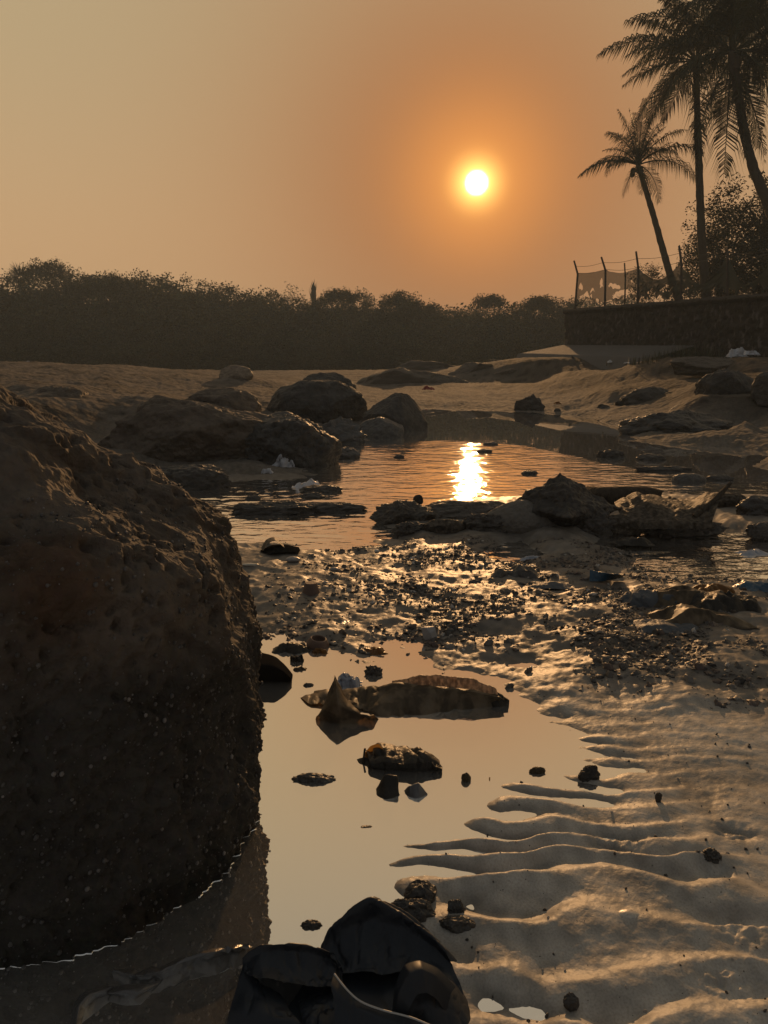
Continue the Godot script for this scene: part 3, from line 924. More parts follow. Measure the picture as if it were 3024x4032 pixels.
# ------------------------------------------------------------------ palms and the bush behind the wall
func frond_mesh(az: float, rise: float, droop: float, len: float, sd: int, tatter := 0.0) -> ArrayMesh:
	var g := RandomNumberGenerator.new()
	g.seed = sd
	var v := PackedVector3Array()
	var n := PackedVector3Array()
	var pts := PackedVector3Array()
	var at := Vector3.ZERO
	var out := Vector3(cos(az), 0, sin(az))
	var swing := g.randf_range(-0.25, 0.25)
	for i in 13:
		pts.append(at)
		var e := rise - droop * pow(i / 12.0, 1.25)
		var o := out.rotated(Vector3.UP, swing * i / 12.0)
		at += (o * cos(e) + Vector3.UP * sin(e)) * len / 12.0
	# rachis
	for i in 12:
		var r0 := 0.035 * (1.0 - i / 13.0)
		var r1 := 0.035 * (1.0 - (i + 1) / 13.0)
		var t := (pts[i + 1] - pts[i]).normalized()
		var s := t.cross(Vector3.UP).normalized()
		var u := s.cross(t)
		for q in [[s, u], [u, -s], [-s, -u], [-u, s]]:
			var a: Vector3 = pts[i] + q[0] * r0
			var b: Vector3 = pts[i] + q[1] * r0
			var c: Vector3 = pts[i + 1] + q[0] * r1
			var d: Vector3 = pts[i + 1] + q[1] * r1
			v.append_array(PackedVector3Array([a, b, c, b, d, c]))
			for m in 6:
				n.append((q[0] + q[1]).normalized())
	# leaflets
	var count := int(len * 18.0)
	for k in count:
		var f := 0.16 + 0.84 * k / (count - 1)
		var i := mini(int(f * 12.0), 11)
		var base := pts[i].lerp(pts[i + 1], f * 12.0 - i)
		var t := (pts[i + 1] - pts[i]).normalized()
		var s := t.cross(Vector3.UP).normalized()
		var u := s.cross(t)
		for side in [-1.0, 1.0]:
			if g.randf() < tatter:
				continue
			var ll := len * 0.3 * (sin(pow(f, 0.75) * PI * 0.9 + 0.25) * 0.85 + 0.15) * g.randf_range(0.8, 1.15)
			var d: Vector3 = (s * side * 0.85 + t * (0.35 + 0.6 * f) + u * g.randf_range(-0.1, 0.3)).normalized()
			var wv := t * 0.022 * (len / 3.0 + 0.3)
			var mid: Vector3 = base + d * ll * 0.5
			var tip: Vector3 = base + d * ll * 0.88 + Vector3.DOWN * ll * g.randf_range(0.3, 0.75)
			v.append_array(PackedVector3Array([base - wv * 0.5, mid - wv * 0.7, base + wv * 0.5, base + wv * 0.5, mid - wv * 0.7, mid + wv * 0.7, mid - wv * 0.7, tip, mid + wv * 0.7]))
			var nn: Vector3 = (u + s * side * 0.4).normalized()
			for m in 9:
				n.append(nn)
	return soup_mesh(v, n)

# leaves: [bearing, rise, droop, length], degrees; bearing 0 points right, 90 to the camera, 180 left
func palm(label: String, path: Array, base_r: float, leaves: Array, len: float, more: int, sd: int) -> void:
	var foot: Vector3 = path[0]
	var t := thing("coconut_palm", label, "palm", foot)
	var pts := PackedVector3Array()
	for q in spline(path, 40):
		pts.append(q - foot)
	var rr := PackedFloat32Array()
	for k in 40:
		rr.append(base_r * (1.0 - 0.42 * k / 39.0) * (1.06 if k % 2 == 0 else 0.97) * (1.35 if k < 2 else 1.0))
	part("trunk", tube_mesh(pts, rr, 10, 0.12), M.bark, t)
	var head := pts[39]
	var g := RandomNumberGenerator.new()
	g.seed = sd
	var all := leaves.duplicate()
	for i in more:
		var f := (i + 0.5) / more
		all.append([rad_to_deg(i * 2.39996) + g.randf_range(-12, 12), lerpf(78.0, -20.0, pow(f, 0.9)) + g.randf_range(-7, 7), lerpf(40.0, 85.0, f) + g.randf_range(-8, 14), len * (0.75 + 0.3 * sin(f * PI)) * g.randf_range(0.9, 1.08)])
	for i in all.size():
		var l: Array = all[i]
		var hanging: bool = l[1] < -55.0
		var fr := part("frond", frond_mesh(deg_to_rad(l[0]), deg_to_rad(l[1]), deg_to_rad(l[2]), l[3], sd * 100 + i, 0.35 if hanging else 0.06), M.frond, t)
		fr.position = head - Vector3.UP * (0.2 if hanging else 0.0)
		if hanging:
			fr.set_meta("label", "withered frond hanging down beside the trunk")
	for i in 6:
		var a := g.randf() * TAU
		var nut := SphereMesh.new()
		nut.radius = 0.11
		nut.height = 0.26
		nut.radial_segments = 10
		nut.rings = 6
		var c := part("coconut", nut, M.bark, t)
		c.position = head + Vector3(cos(a) * 0.2, -0.2 - g.randf() * 0.2, sin(a) * 0.2)

func make_palms() -> void:
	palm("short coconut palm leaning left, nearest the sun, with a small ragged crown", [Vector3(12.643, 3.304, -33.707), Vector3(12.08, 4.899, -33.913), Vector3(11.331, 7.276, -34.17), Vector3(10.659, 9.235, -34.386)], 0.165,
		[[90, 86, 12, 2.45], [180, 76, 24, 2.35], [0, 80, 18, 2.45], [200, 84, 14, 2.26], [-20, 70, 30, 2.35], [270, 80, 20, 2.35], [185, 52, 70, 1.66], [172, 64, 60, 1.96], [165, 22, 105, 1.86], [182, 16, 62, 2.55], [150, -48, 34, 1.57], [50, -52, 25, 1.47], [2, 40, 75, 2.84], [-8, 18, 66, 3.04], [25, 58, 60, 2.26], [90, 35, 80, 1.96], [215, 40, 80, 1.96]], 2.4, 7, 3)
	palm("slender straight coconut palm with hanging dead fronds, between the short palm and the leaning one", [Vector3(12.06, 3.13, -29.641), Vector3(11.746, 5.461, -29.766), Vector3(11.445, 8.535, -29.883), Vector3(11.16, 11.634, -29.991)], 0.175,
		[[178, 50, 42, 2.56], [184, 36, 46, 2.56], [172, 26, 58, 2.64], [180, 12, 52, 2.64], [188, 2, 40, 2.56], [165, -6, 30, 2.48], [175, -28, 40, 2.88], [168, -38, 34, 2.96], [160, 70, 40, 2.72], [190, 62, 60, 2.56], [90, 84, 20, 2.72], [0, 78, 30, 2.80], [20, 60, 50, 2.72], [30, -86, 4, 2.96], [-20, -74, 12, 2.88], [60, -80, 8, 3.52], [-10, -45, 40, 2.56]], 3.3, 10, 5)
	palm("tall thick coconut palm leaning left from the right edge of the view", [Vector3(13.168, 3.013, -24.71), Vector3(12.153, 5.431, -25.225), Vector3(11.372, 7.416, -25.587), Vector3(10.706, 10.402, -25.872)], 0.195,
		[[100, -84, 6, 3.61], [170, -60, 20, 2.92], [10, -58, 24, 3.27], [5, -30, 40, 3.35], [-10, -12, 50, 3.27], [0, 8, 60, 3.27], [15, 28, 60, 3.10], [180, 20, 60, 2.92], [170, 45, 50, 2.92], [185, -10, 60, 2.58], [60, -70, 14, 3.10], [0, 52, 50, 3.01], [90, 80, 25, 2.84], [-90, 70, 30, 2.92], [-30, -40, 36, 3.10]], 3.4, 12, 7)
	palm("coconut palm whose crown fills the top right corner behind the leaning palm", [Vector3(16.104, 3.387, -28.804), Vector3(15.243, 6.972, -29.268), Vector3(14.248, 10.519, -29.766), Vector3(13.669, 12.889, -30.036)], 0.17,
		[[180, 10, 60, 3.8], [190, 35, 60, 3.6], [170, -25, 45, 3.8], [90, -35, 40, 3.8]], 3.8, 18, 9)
	# broad leafy tree behind them
	tree_proto("broad_tree", "broad dark leafy tree behind the palms at the right edge", Vector3(15.825, 3.284, -33.445), "", 5.6, crown_mesh(201, Vector3(3.2, 2.5, 2.4), 260, 90, 0.06, 0.55, Vector3(0.045, 0.05, 0.022)), 0.1, 201, 0.24)
	tree_proto("broad_tree", "lower dark leafy tree behind the net, left of the slender palm's foot", Vector3(14.84, 3.441, -35.525), "", 3.4, crown_mesh(202, Vector3(1.9, 1.6, 1.6), 120, 90, 0.055, 0.45, Vector3(0.045, 0.05, 0.022)), 0.06, 202, 0.16)
	for d in [["thin twiggy bush behind the net at the foot of the short palm", Vector3(13.636, 3.437, -35.469), Vector3(0.9, 0.85, 0.8), 26, 203], ["scrubby bush behind the fourth fence post", Vector3(11.443, 3.376, -34.66), Vector3(0.8, 0.95, 0.6), 26, 204], ["low bush behind the torn net right of the short palm", Vector3(12.758, 3.462, -35.794), Vector3(0.7, 0.7, 0.6), 16, 205], ["dense bush behind the net at the right edge", Vector3(13.058, 2.88, -28.116), Vector3(1.8, 0.8, 0.9), 60, 206]]:
		var b := thing("bush", d[0], "bush", d[1])
		part("stems", limbs_mesh(d[4], 1.5, 0.7, 12, 0.035), M.bark, b)
		part("leaves", crown_mesh(d[4], d[2], d[3] * 2, 44, 0.045, 0.35, Vector3(0.045, 0.05, 0.022)), M.leaf, b)

# ------------------------------------------------------------------ the torn net fence on the wall
func make_fence() -> void:
	var posts := [[1242, 668, 590, 1238, 563, 34.1, "rusty angled fence post at the far corner of the wall"], [1307, 660, 584, 1300, 555, 32.2, "angled fence post between the two torn net panels"], [1378, 655, 580, 1373, 543, 30.4, "tall angled fence post just left of the short palm"],
		[1471, 650, 565, 1466, 531, 28.0, "angled fence post right of the short palm's foot"], [1571, 645, 550, 1568, 520, 25.4, "fence post half hidden in the dark net at right"], [1668, 640, 545, 1664, 512, 23.0, "fence post at the right edge of the view"]]
	var tops: Array[Vector3] = []
	var feet: Array[Vector3] = []
	var foot_at := [Vector3(7.984, 3.262, -33.152), Vector3(8.643, 3.17, -31.018), Vector3(9.262, 3.107, -28.955), Vector3(9.806, 2.974, -26.227), Vector3(10.071, 2.806, -23.318), Vector3(10.087, 2.666, -20.67)]
	var bend_at := [Vector3(8.031, 4.712, -33.141), Vector3(8.591, 4.598, -31.033), Vector3(9.207, 4.407, -28.972), Vector3(9.742, 4.238, -26.251), Vector3(9.999, 4.034, -23.349), Vector3(10.02, 3.707, -20.703)]
	var tip_at := [Vector3(7.865, 5.214, -33.181), Vector3(8.418, 5.069, -31.08), Vector3(9.1, 4.973, -29.006), Vector3(9.644, 4.751, -26.287), Vector3(9.965, 4.19, -23.363), Vector3(9.988, 3.869, -20.718)]
	for i in 6:
		var f: Vector3 = foot_at[i]
		feet.append(f)
		tops.append(bend_at[i])
		var o := thing("fence_post", posts[i][6], "fence post", f)
		part("upright", tube_mesh(PackedVector3Array([Vector3(0, -0.3, 0), (bend_at[i] - f) * 0.5, bend_at[i] - f]), PackedFloat32Array([0.045, 0.043, 0.04]), 6), M.post, o)
		part("angled_arm", tube_mesh(PackedVector3Array([bend_at[i] - f - Vector3.UP * 0.03, tip_at[i] - f]), PackedFloat32Array([0.041, 0.036]), 6), M.post, o)
	# a thinner post behind the second panel
	var thin: Vector3 = Vector3(9.122, 3.162, -30.046)
	single("fence_post", tube_mesh(PackedVector3Array([Vector3(0, -0.3, 0), Vector3(9.086, 4.176, -30.057) - thin, Vector3(9.026, 4.713, -30.075) - thin]), PackedFloat32Array([0.03, 0.03, 0.026]), 6), M.post, "thin fence post between the second and third angled posts", "fence post", thin)
	# wires strung between the posts
	for i in 5:
		for lvl in 2:
			var a: Vector3 = tip_at[i].lerp(tops[i], 0.45) if lvl == 0 else tops[i]
			var b: Vector3 = tip_at[i + 1].lerp(tops[i + 1], 0.45) if lvl == 0 else tops[i + 1]
			var mid := a.lerp(b, 0.5) - Vector3.UP * 0.06
			single("fence_wire", tube_mesh(spline([a, mid, b], 10), PackedFloat32Array([0.007, 0.007, 0.007, 0.007, 0.007, 0.007, 0.007, 0.007, 0.007, 0.007]), 4), M.wire, "%s wire strung from the %s fence post to the next" % [["loose upper", "lower"][lvl], ["far corner", "second", "third", "fourth", "fifth"][i]], "wire", Vector3.ZERO)
	# nets: top edge sags between the posts, the lower part is torn
	var names := ["thin torn shade net on the first fence panel with a hanging lower edge", "torn shade net on the second fence panel with two large holes", "dark shade net bunched and hanging behind the short palm", "dark shade net sagging in a deep swag right of the short palm", "dark dense shade net at the right end of the fence"]
	var holes := [[[0.33, 0.83, 0.24, 0.1], [0.16, 0.5, 0.07, 0.12], [0.86, 0.46, 0.05, 0.16], [0.55, 0.6, 0.06, 0.05]], [[0.28, 0.5, 0.2, 0.09], [0.55, 0.8, 0.36, 0.14], [0.82, 0.42, 0.07, 0.06]], [[0.3, 0.8, 0.12, 0.13], [0.7, 0.62, 0.16, 0.16]], [[0.25, 0.75, 0.14, 0.12], [0.75, 0.85, 0.1, 0.08]], []]
	for i in 5:
		var nr := 46
		var nc := 60
		var p := PackedVector3Array()
		var keep := PackedByteArray()
		var a: Vector3 = tops[i]
		for r in nr:
			for c in nc:
				var u := c / float(nc - 1)
				var w := r / float(nr - 1)
				var top := tops[i].lerp(tops[i + 1], u)
				var sag := [0.1, 0.16, 0.5, 0.75, 0.8][i] * sin(u * PI) as float
				top.y -= sag * (0.5 if i == 0 else 1.0)
				var low := feet[i].lerp(feet[i + 1], u) + Vector3.UP * (0.12 + 0.3 * absf(n_soft.get_noise_2d(u * 4.0 + i * 7.0, 1.0)))
				var q := top.lerp(low, w)
				q.z += 0.16 * n_fbm.get_noise_3d(u * 3.0 + i * 9.0, w * 2.0, 1.0) + 0.05 * sin((w + 0.35 * sin(u * PI)) * 21.0 + i)
				q.y += 0.12 * w * n_fbm.get_noise_3d(u * 4.0 + i * 5.0, w * 3.0, 8.0)
				p.append(q - a)
				var k := 1
				for hole in holes[i]:
					var e := Vector2((u - hole[0]) / hole[2], (w - hole[1] + 0.5 * hole[3] * (1.0 - pow((u - hole[0]) / hole[2], 2.0))) / hole[3])
					if e.length() + 0.45 * n_fbm.get_noise_3d(u * 7.0, w * 7.0, i * 3.0) < 1.0:
						k = 0
				keep.append(k)
		single("shade_net", grid_mesh(p, nr, nc, false, PackedColorArray(), keep), M.net if i < 2 else M.net_dense, names[i], "net", a)

# ------------------------------------------------------------------ rocks
const PROFILE: Array[Vector2] = [Vector2(-0.25, 1.0), Vector2(0.0, 1.0), Vector2(0.2, 0.995), Vector2(0.34, 1.0), Vector2(0.42, 0.98), Vector2(0.48, 0.955), Vector2(0.56, 0.82), Vector2(0.65, 0.69), Vector2(0.69, 0.605), Vector2(0.725, 0.51), Vector2(0.775, 0.35), Vector2(0.8, 0.0)]

func make_main_boulder() -> void:
	var centre := Vector3(-1.08, 0, -1.2)
	var arc := PackedFloat32Array()
	var arc_at := 0.0
	for i in PROFILE.size():
		if i > 0:
			arc_at += Vector2(PROFILE[i].x - PROFILE[i - 1].x, (PROFILE[i].y - PROFILE[i - 1].y) * 0.6).length()
		arc.append(arc_at)
	var angles := PackedFloat32Array()
	var a := -PI
	while a < PI:
		angles.append(a)
		a += 0.0034 if a > -0.95 and a < 1.9 else 0.04
	var cols := angles.size()
	var rows := 330
	var p := PackedVector3Array()
	var cl := PackedColorArray()
	p.resize(rows * cols)
	cl.resize(rows * cols)
	for i in rows:
		var s := arc_at * (1.0 - float(i) / (rows - 1))
		var j := 0
		while j < arc.size() - 2 and s > arc[j + 1]:
			j += 1
		var f := (s - arc[j]) / (arc[j + 1] - arc[j])
		var v0 := PROFILE[maxi(j - 1, 0)]
		var v3 := PROFILE[mini(j + 2, PROFILE.size() - 1)]
		var q := PROFILE[j].cubic_interpolate(PROFILE[j + 1], v0, v3, f)
		var y := q.x
		var sc := maxf(q.y, 0.0)
		for k in cols:
			var b := angles[k]
			# angle 0 points to the water (+x), growing towards the camera (+z)
			var cx := cos(b)
			var sz := sin(b)
			var e := 3.6 if sz > 0 else 2.0
			var hz := 0.375 if sz > 0 else 0.6
			var l := pow(pow(absf(cx) / 0.846, e) + pow(absf(sz) / hz, e), -1.0 / e)
			var o := Vector3(cx * l * sc, y, sz * l * sc)
			var w := o * 2.0 + Vector3(3, 8, 1)
			var dirn := Vector3(cx * 0.9, smoothstep(0.3, 0.75, y) * 1.2, sz).normalized()
			var h := 0.03 * n_fbm.get_noise_3dv(w * 1.3) + 0.022 * n_fbm.get_noise_3dv(w * 4.0)
			# a few cracks and broken ledges
			h -= 0.014 * smoothstep(0.55, 0.9, n_ridge.get_noise_3dv(w * 0.8 + Vector3(4, 0, 0)))
			h += 0.012 * smoothstep(0.05, 0.12, n_soft.get_noise_3dv(w * 1.9 + Vector3(0, 11, 0)))
			# dimpled honeycomb weathering high up, crusted with barnacles low down
			var high := smoothstep(0.3, 0.42, y + 0.05 * n_soft.get_noise_3dv(w * 1.5))
			var wp := o + Vector3(1, 1, 1) * 0.012 * n_soft.get_noise_3dv(o * 30.0)
			var pit := smoothstep(-0.45, -0.95, n_cell.get_noise_3dv(Vector3(wp.x, wp.y * 1.2, wp.z) * 38.0))
			var pit2 := smoothstep(-0.6, -1.0, n_cell.get_noise_3dv(wp * 17.0 + Vector3(5, 5, 5)))
			h -= high * (0.015 * pit * smoothstep(-0.45, 0.2, n_soft.get_noise_3dv(w * 2.6 + Vector3(7, 0, 0))) + 0.021 * pit2 * smoothstep(-0.1, 0.3, n_soft.get_noise_3dv(w * 2.0)))
			h += (1.0 - high) * (0.009 * n_ridge.get_noise_3dv(o * 30.0) + 0.004 * n_fbm.get_noise_3dv(o * 80.0))
			h += 0.0025 * n_fbm.get_noise_3dv(o * 60.0)
			# a knob and rib on the shoulder facing the camera
			var knob := Vector2(o.x + 1.08 - 1.08 + centre.x + 0.44, y - 0.47).length()
			h += 0.02 * exp(-knob * knob * 260.0) * smoothstep(0.0, 0.3, sz)
			p[i * cols + k] = o + dirn * h
			var t := 1.0 + 0.45 * n_fbm.get_noise_3dv(w * 2.0 + Vector3(20, 0, 0)) + 0.3 * n_fbm.get_noise_3dv(o * 40.0)
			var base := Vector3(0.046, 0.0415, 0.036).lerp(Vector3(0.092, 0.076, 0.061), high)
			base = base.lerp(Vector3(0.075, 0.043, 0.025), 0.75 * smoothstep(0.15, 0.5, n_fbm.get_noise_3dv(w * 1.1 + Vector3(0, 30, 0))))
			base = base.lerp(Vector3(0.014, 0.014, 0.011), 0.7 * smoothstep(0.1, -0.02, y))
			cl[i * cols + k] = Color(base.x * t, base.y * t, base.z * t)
	# the angles run so that the surface faces outwards
	var pr := PackedVector3Array()
	var cr := PackedColorArray()
	pr.resize(rows * cols)
	cr.resize(rows * cols)
	for i in rows:
		for k in cols:
			pr[i * cols + k] = p[i * cols + cols - 1 - k]
			cr[i * cols + k] = cl[i * cols + cols - 1 - k]
	var t := thing("boulder", "huge dark pitted boulder filling the left side, standing in the foreground pool", "boulder", centre)
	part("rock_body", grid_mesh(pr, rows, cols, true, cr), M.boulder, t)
	# the rim of water drawn up along its foot
	var rim := PackedVector3Array()
	for k in range(0, cols):
		if angles[cols - 1 - k] < -0.3 or angles[cols - 1 - k] > 1.9:
			continue
		for i in range(rows - 2, 0, -1):
			if pr[i * cols + k].y >= 0.0015:
				var q := pr[i * cols + k]
				rim.append(Vector3(q.x, 0.0, q.z) + Vector3(q.x, 0, q.z).normalized() * 0.0005)
				break
	var rim_r := PackedFloat32Array()
	for q in rim:
		rim_r.append(0.00025 + 0.0011 * smoothstep(-0.25, 0.35, n_fbm.get_noise_3dv(q * 9.0)))
	var men := structure("water_edge", tube_mesh(rim, rim_r, 6), M.pool)
	men.position = centre
	# barnacles on its lower half
	var bm := stone_mesh(Vector3(1, 1.1, 1), 77, 0.3, 3, 0.8, 7, Vector3(1, 1, 1))
	var mm := MultiMesh.new()
	mm.transform_format = MultiMesh.TRANSFORM_3D
	mm.use_colors = true
	mm.mesh = bm
	var n := 15000
	mm.instance_count = n
	for m in n:
		var k := rng.randi_range(0, cols - 1)
		var i := int(rows * (1.0 - 0.62 * pow(rng.randf(), 1.15)))
		i = clampi(i, 0, rows - 2)
		while angles[cols - 1 - k] < -0.95 or angles[cols - 1 - k] > 1.9:
			k = rng.randi_range(0, cols - 1)
		var at: Vector3 = pr[i * cols + k]
		var nn: Vector3 = (at - Vector3(0, at.y, 0)).normalized()
		var s := 0.0016 * (0.6 + pow(rng.randf(), 4.0) * 1.6)
		mm.set_instance_transform(m, Transform3D(Basis(Quaternion(Vector3.UP, nn)) * Basis(Vector3.UP, rng.randf() * TAU) * Basis.from_scale(Vector3(s, s, s)), at))
		var tone := 0.03 + 0.07 * rng.randf()
		if rng.randf() < 0.05:
			tone = 0.13 + 0.09 * rng.randf()
		mm.set_instance_color(m, Color(tone, tone * 0.92, tone * 0.86))
	var mi := MultiMeshInstance3D.new()
	mi.name = "barnacle_crust"
	mi.multimesh = mm
	mi.material_override = M.pebble
	t.add_child(mi)
	mi.set_meta("kind", "stuff")

func make_rocks() -> void:
	var brown := Vector3(0.101, 0.079, 0.059)
	var dark := Vector3(0.062, 0.056, 0.049)
	var grey := Vector3(0.088, 0.083, 0.076)
	# left bank
	rock("boulder", "rounded brown boulder peeping out behind the huge pitted boulder at the left edge", Vector3(-3.178, 0.1, -7.61), Vector3(0.416, 0.49, 0.333), 301, {"tint": brown, "rough": 0.12, "pits": 0.03, "res": 60}, "boulder")
	rock("boulder", "long flat topped boulder with brown overhanging front, behind the huge pitted boulder", Vector3(-1.611, 0.04, -6.251), Vector3(0.686, 0.527, 0.425), 302, {"tint": brown, "rough": 0.12, "facets": 9, "cut": 0.74, "square": 3.0, "pits": 0.035, "res": 90}, "boulder")
	rock("boulder", "dark pitted sloping boulder at the water's edge, right of the long flat topped one", Vector3(-0.797, 0, -6.292), Vector3(0.443, 0.439, 0.332), 303, {"tint": dark, "rough": 0.14, "facets": 4, "pits": 0.06, "res": 80, "mat": M.wet_rock}, "boulder")
	rock("boulder", "smooth low brown boulder half sunk in the sand behind the long flat topped one", Vector3(-1.725, 0.25, -8.303), Vector3(0.413, 0.315, 0.248), 304, {"tint": brown, "rough": 0.1, "res": 50}, "boulder")
	rock("boulder", "domed dark boulder on the left shore in the middle distance", Vector3(-0.941, 0.03, -11.054), Vector3(0.698, 0.591, 0.489), 305, {"tint": dark, "rough": 0.1, "facets": 5, "cut": 0.82, "res": 60}, "boulder")
	rock("boulder", "dark boulder rising behind the domed one on the left shore", Vector3(-1.037, 0.1, -14.176), Vector3(0.557, 0.6, 0.39), 306, {"tint": dark, "rough": 0.12, "res": 50}, "boulder")
	rock("boulder", "blocky dark boulder with flat slanting top standing in the far water", Vector3(0.144, -0.02, -9.868), Vector3(0.403, 0.487, 0.322), 307, {"tint": dark, "rough": 0.07, "facets": 8, "cut": 0.7, "square": 3.2, "res": 60}, "boulder")
	rock("boulder", "small pale rounded boulder on top of the left sand ridge", Vector3(-3.02, 0.548, -15.933), Vector3(0.344, 0.304, 0.241), 308, {"tint": Vector3(0.2, 0.155, 0.11), "rough": 0.1}, "boulder")
	rock("rock", "low wet slab at the foot of the blocky boulder in the far water", Vector3(-0.032, -0.01, -8.862), Vector3(0.258, 0.228, 0.207), 309, {"tint": grey, "mat": M.wet_rock, "rough": 0.1})
	rock("rock", "flat broken wet ledge below the domed boulder on the left shore", Vector3(-0.52, -0.01, -8.122), Vector3(0.329, 0.258, 0.231), 310, {"tint": grey, "mat": M.wet_rock, "rough": 0.3, "facets": 8, "cut": 0.6})
	rock("rock", "low wet ledge reaching into the water right of the pitted sloping boulder", Vector3(-0.374, -0.01, -6.752), Vector3(0.153, 0.095, 0.107), 311, {"tint": grey, "mat": M.wet_rock, "rough": 0.25})
	rock("rock", "low dark rock between the huge pitted boulder and the riffle", Vector3(-1.285, 0, -5.001), Vector3(0.28, 0.142, 0.168), 312, {"tint": dark, "mat": M.wet_rock, "rough": 0.22, "res": 60})
	rock("rock", "long low dark reef breaking the riffle in mid stream", Vector3(-0.582, -0.01, -4.063), Vector3(0.234, 0.067, 0.082), 313, {"tint": dark, "mat": M.wet_rock, "rough": 0.3, "facets": 3, "res": 56})
	rock("rock", "right hand tail of the dark reef in mid stream", Vector3(-0.287, -0.01, -4.102), Vector3(0.188, 0.053, 0.066), 314, {"tint": dark, "mat": M.wet_rock, "rough": 0.3, "facets": 3, "res": 50})
	rock("rock", "small dark stone in the riffle left of the reef", Vector3(-0.771, -0.005, -4.483), Vector3(0.047, 0.029, 0.028), 315, {"tint": dark, "mat": M.wet_rock, "rough": 0.25, "res": 24})
	rock("rock", "small dark stone in the riffle above the reef", Vector3(-0.429, -0.005, -4.562), Vector3(0.069, 0.033, 0.042), 316, {"tint": dark, "mat": M.wet_rock, "rough": 0.25, "res": 24})
	rock("rock", "flat stone awash at the near side of the crumpled bag in the riffle", Vector3(-0.39, -0.005, -4.768), Vector3(0.13, 0.047, 0.078), 317, {"tint": dark, "mat": M.wet_rock, "rough": 0.25, "res": 30})
	# far beach
	rock("rock", "small peaked dark rock on the far waterline right of the sun's path", Vector3(2.714, 0, -14.497), Vector3(0.272, 0.317, 0.191), 320, {"tint": dark, "rough": 0.3, "facets": 7, "cut": 0.65})
	rock("rock", "tiny dark stone standing in the far water right of the peaked rock", Vector3(3.082, -0.01, -13.778), Vector3(0.064, 0.096, 0.045), 321, {"tint": dark, "res": 20})
	rock("rock", "pair of dark lumps on the far waterline beside the right hand rocks", Vector3(3.909, 0, -13.779), Vector3(0.119, 0.167, 0.083), 322, {"tint": dark, "rough": 0.3, "res": 26})
	var ledge := Vector3(0.101, 0.081, 0.061)
	for d in [["longest low slab of the far rock shelf, running down to the left", Vector3(0.482, 0.111, -26.708), Vector3(1.98, 0.794, 0.792), 330], ["upper slab of the far rock shelf under the dark wood", Vector3(1.98, 0.47, -32.546), Vector3(1.683, 0.733, 0.673), 331], ["dark hollowed block in the middle of the far rock shelf", Vector3(3.301, 0.379, -29.32), Vector3(1.123, 0.677, 0.562), 332], ["right hand end slab of the far rock shelf by the concrete apron", Vector3(4.998, 0.642, -31.008), Vector3(1.133, 0.575, 0.453), 333], ["lowest front slab of the far rock shelf on the beach", Vector3(1.99, 0.173, -26.247), Vector3(0.894, 0.515, 0.358), 334], ["small broken slab right of the far rock shelf", Vector3(4.343, 0.507, -27.903), Vector3(0.531, 0.307, 0.266), 335]]:
		rock("rock", d[0], d[1], d[2], d[3], {"tint": ledge, "rough": 0.16, "facets": 9, "cut": 0.66, "square": 2.6})
	# right bank
	rock("rock", "long dark rock at the far right waterline, left end pale edged", Vector3(4.99, 0, -14.26), Vector3(0.775, 0.483, 0.465), 340, {"tint": dark, "rough": 0.16, "facets": 7, "cut": 0.72, "square": 2.6, "res": 60})
	rock("rock", "big black rock face on the right bank below the sand slope", Vector3(5.013, 0.35, -11.243), Vector3(0.473, 0.4, 0.284), 341, {"tint": dark, "rough": 0.14, "facets": 7, "cut": 0.72, "square": 2.8, "res": 56})
	rock("rock", "dark rock at the right edge beside the big black rock face", Vector3(5.231, 0.35, -10.243), Vector3(0.366, 0.424, 0.256), 342, {"tint": dark, "rough": 0.14, "facets": 6})
	rock("rock", "broad wet rock mound in the water on the right, with pale top", Vector3(3.52, -0.03, -9.364), Vector3(0.649, 0.306, 0.389), 343, {"tint": dark, "rough": 0.2, "facets": 5, "mat": M.wet_rock, "res": 70})
	rock("rock", "grey rock hump behind the broad wet mound on the right", Vector3(4.425, 0, -10.825), Vector3(0.45, 0.331, 0.27), 344, {"tint": grey, "rough": 0.16, "mat": M.wet_rock, "res": 50})
	rock("rock", "grey topped rock at the right edge above the water", Vector3(5.573, 0.02, -11.274), Vector3(0.429, 0.333, 0.257), 345, {"tint": grey, "rough": 0.18, "mat": M.wet_rock, "res": 50})
	rock("rock", "low wet slab lying in the water at the right edge", Vector3(4.783, -0.01, -9.92), Vector3(0.348, 0.164, 0.209), 346, {"tint": grey, "rough": 0.15, "mat": M.wet_rock})
	rock("rock", "flat brown rock on the sand slope below the wall", Vector3(6.707, 0.75, -16.492), Vector3(0.844, 0.278, 0.338), 347, {"tint": ledge, "rough": 0.14, "facets": 6, "cut": 0.7})
	# flat stones awash on the right of the stream
	rock("rock", "small flat stone awash in the glittering water, right of the sun's reflection", Vector3(1.069, -0.005, -5.625), Vector3(0.064, 0.031, 0.032), 350, {"tint": dark, "mat": M.wet_rock, "res": 24})
	rock("rock", "little heap of dark stones at the edge of the orange water on the right", Vector3(1.994, -0.005, -6.738), Vector3(0.125, 0.067, 0.062), 351, {"tint": dark, "rough": 0.35, "mat": M.wet_rock, "res": 30})
	rock("rock", "flat stone in the orange water right of the little heap", Vector3(2.273, -0.005, -6.53), Vector3(0.127, 0.053, 0.063), 352, {"tint": dark, "mat": M.wet_rock, "res": 30})
	rock("rock", "long thin stone awash above the smooth hump on the right", Vector3(2.13, -0.005, -5.809), Vector3(0.215, 0.042, 0.064), 353, {"tint": dark, "rough": 0.25, "mat": M.wet_rock, "res": 36})
	rock("rock", "smooth pale mud hump in the water on the right", Vector3(2.086, -0.01, -5.214), Vector3(0.115, 0.069, 0.057), 354, {"tint": grey, "rough": 0.06, "facets": 0, "mat": M.wet_rock, "res": 36})
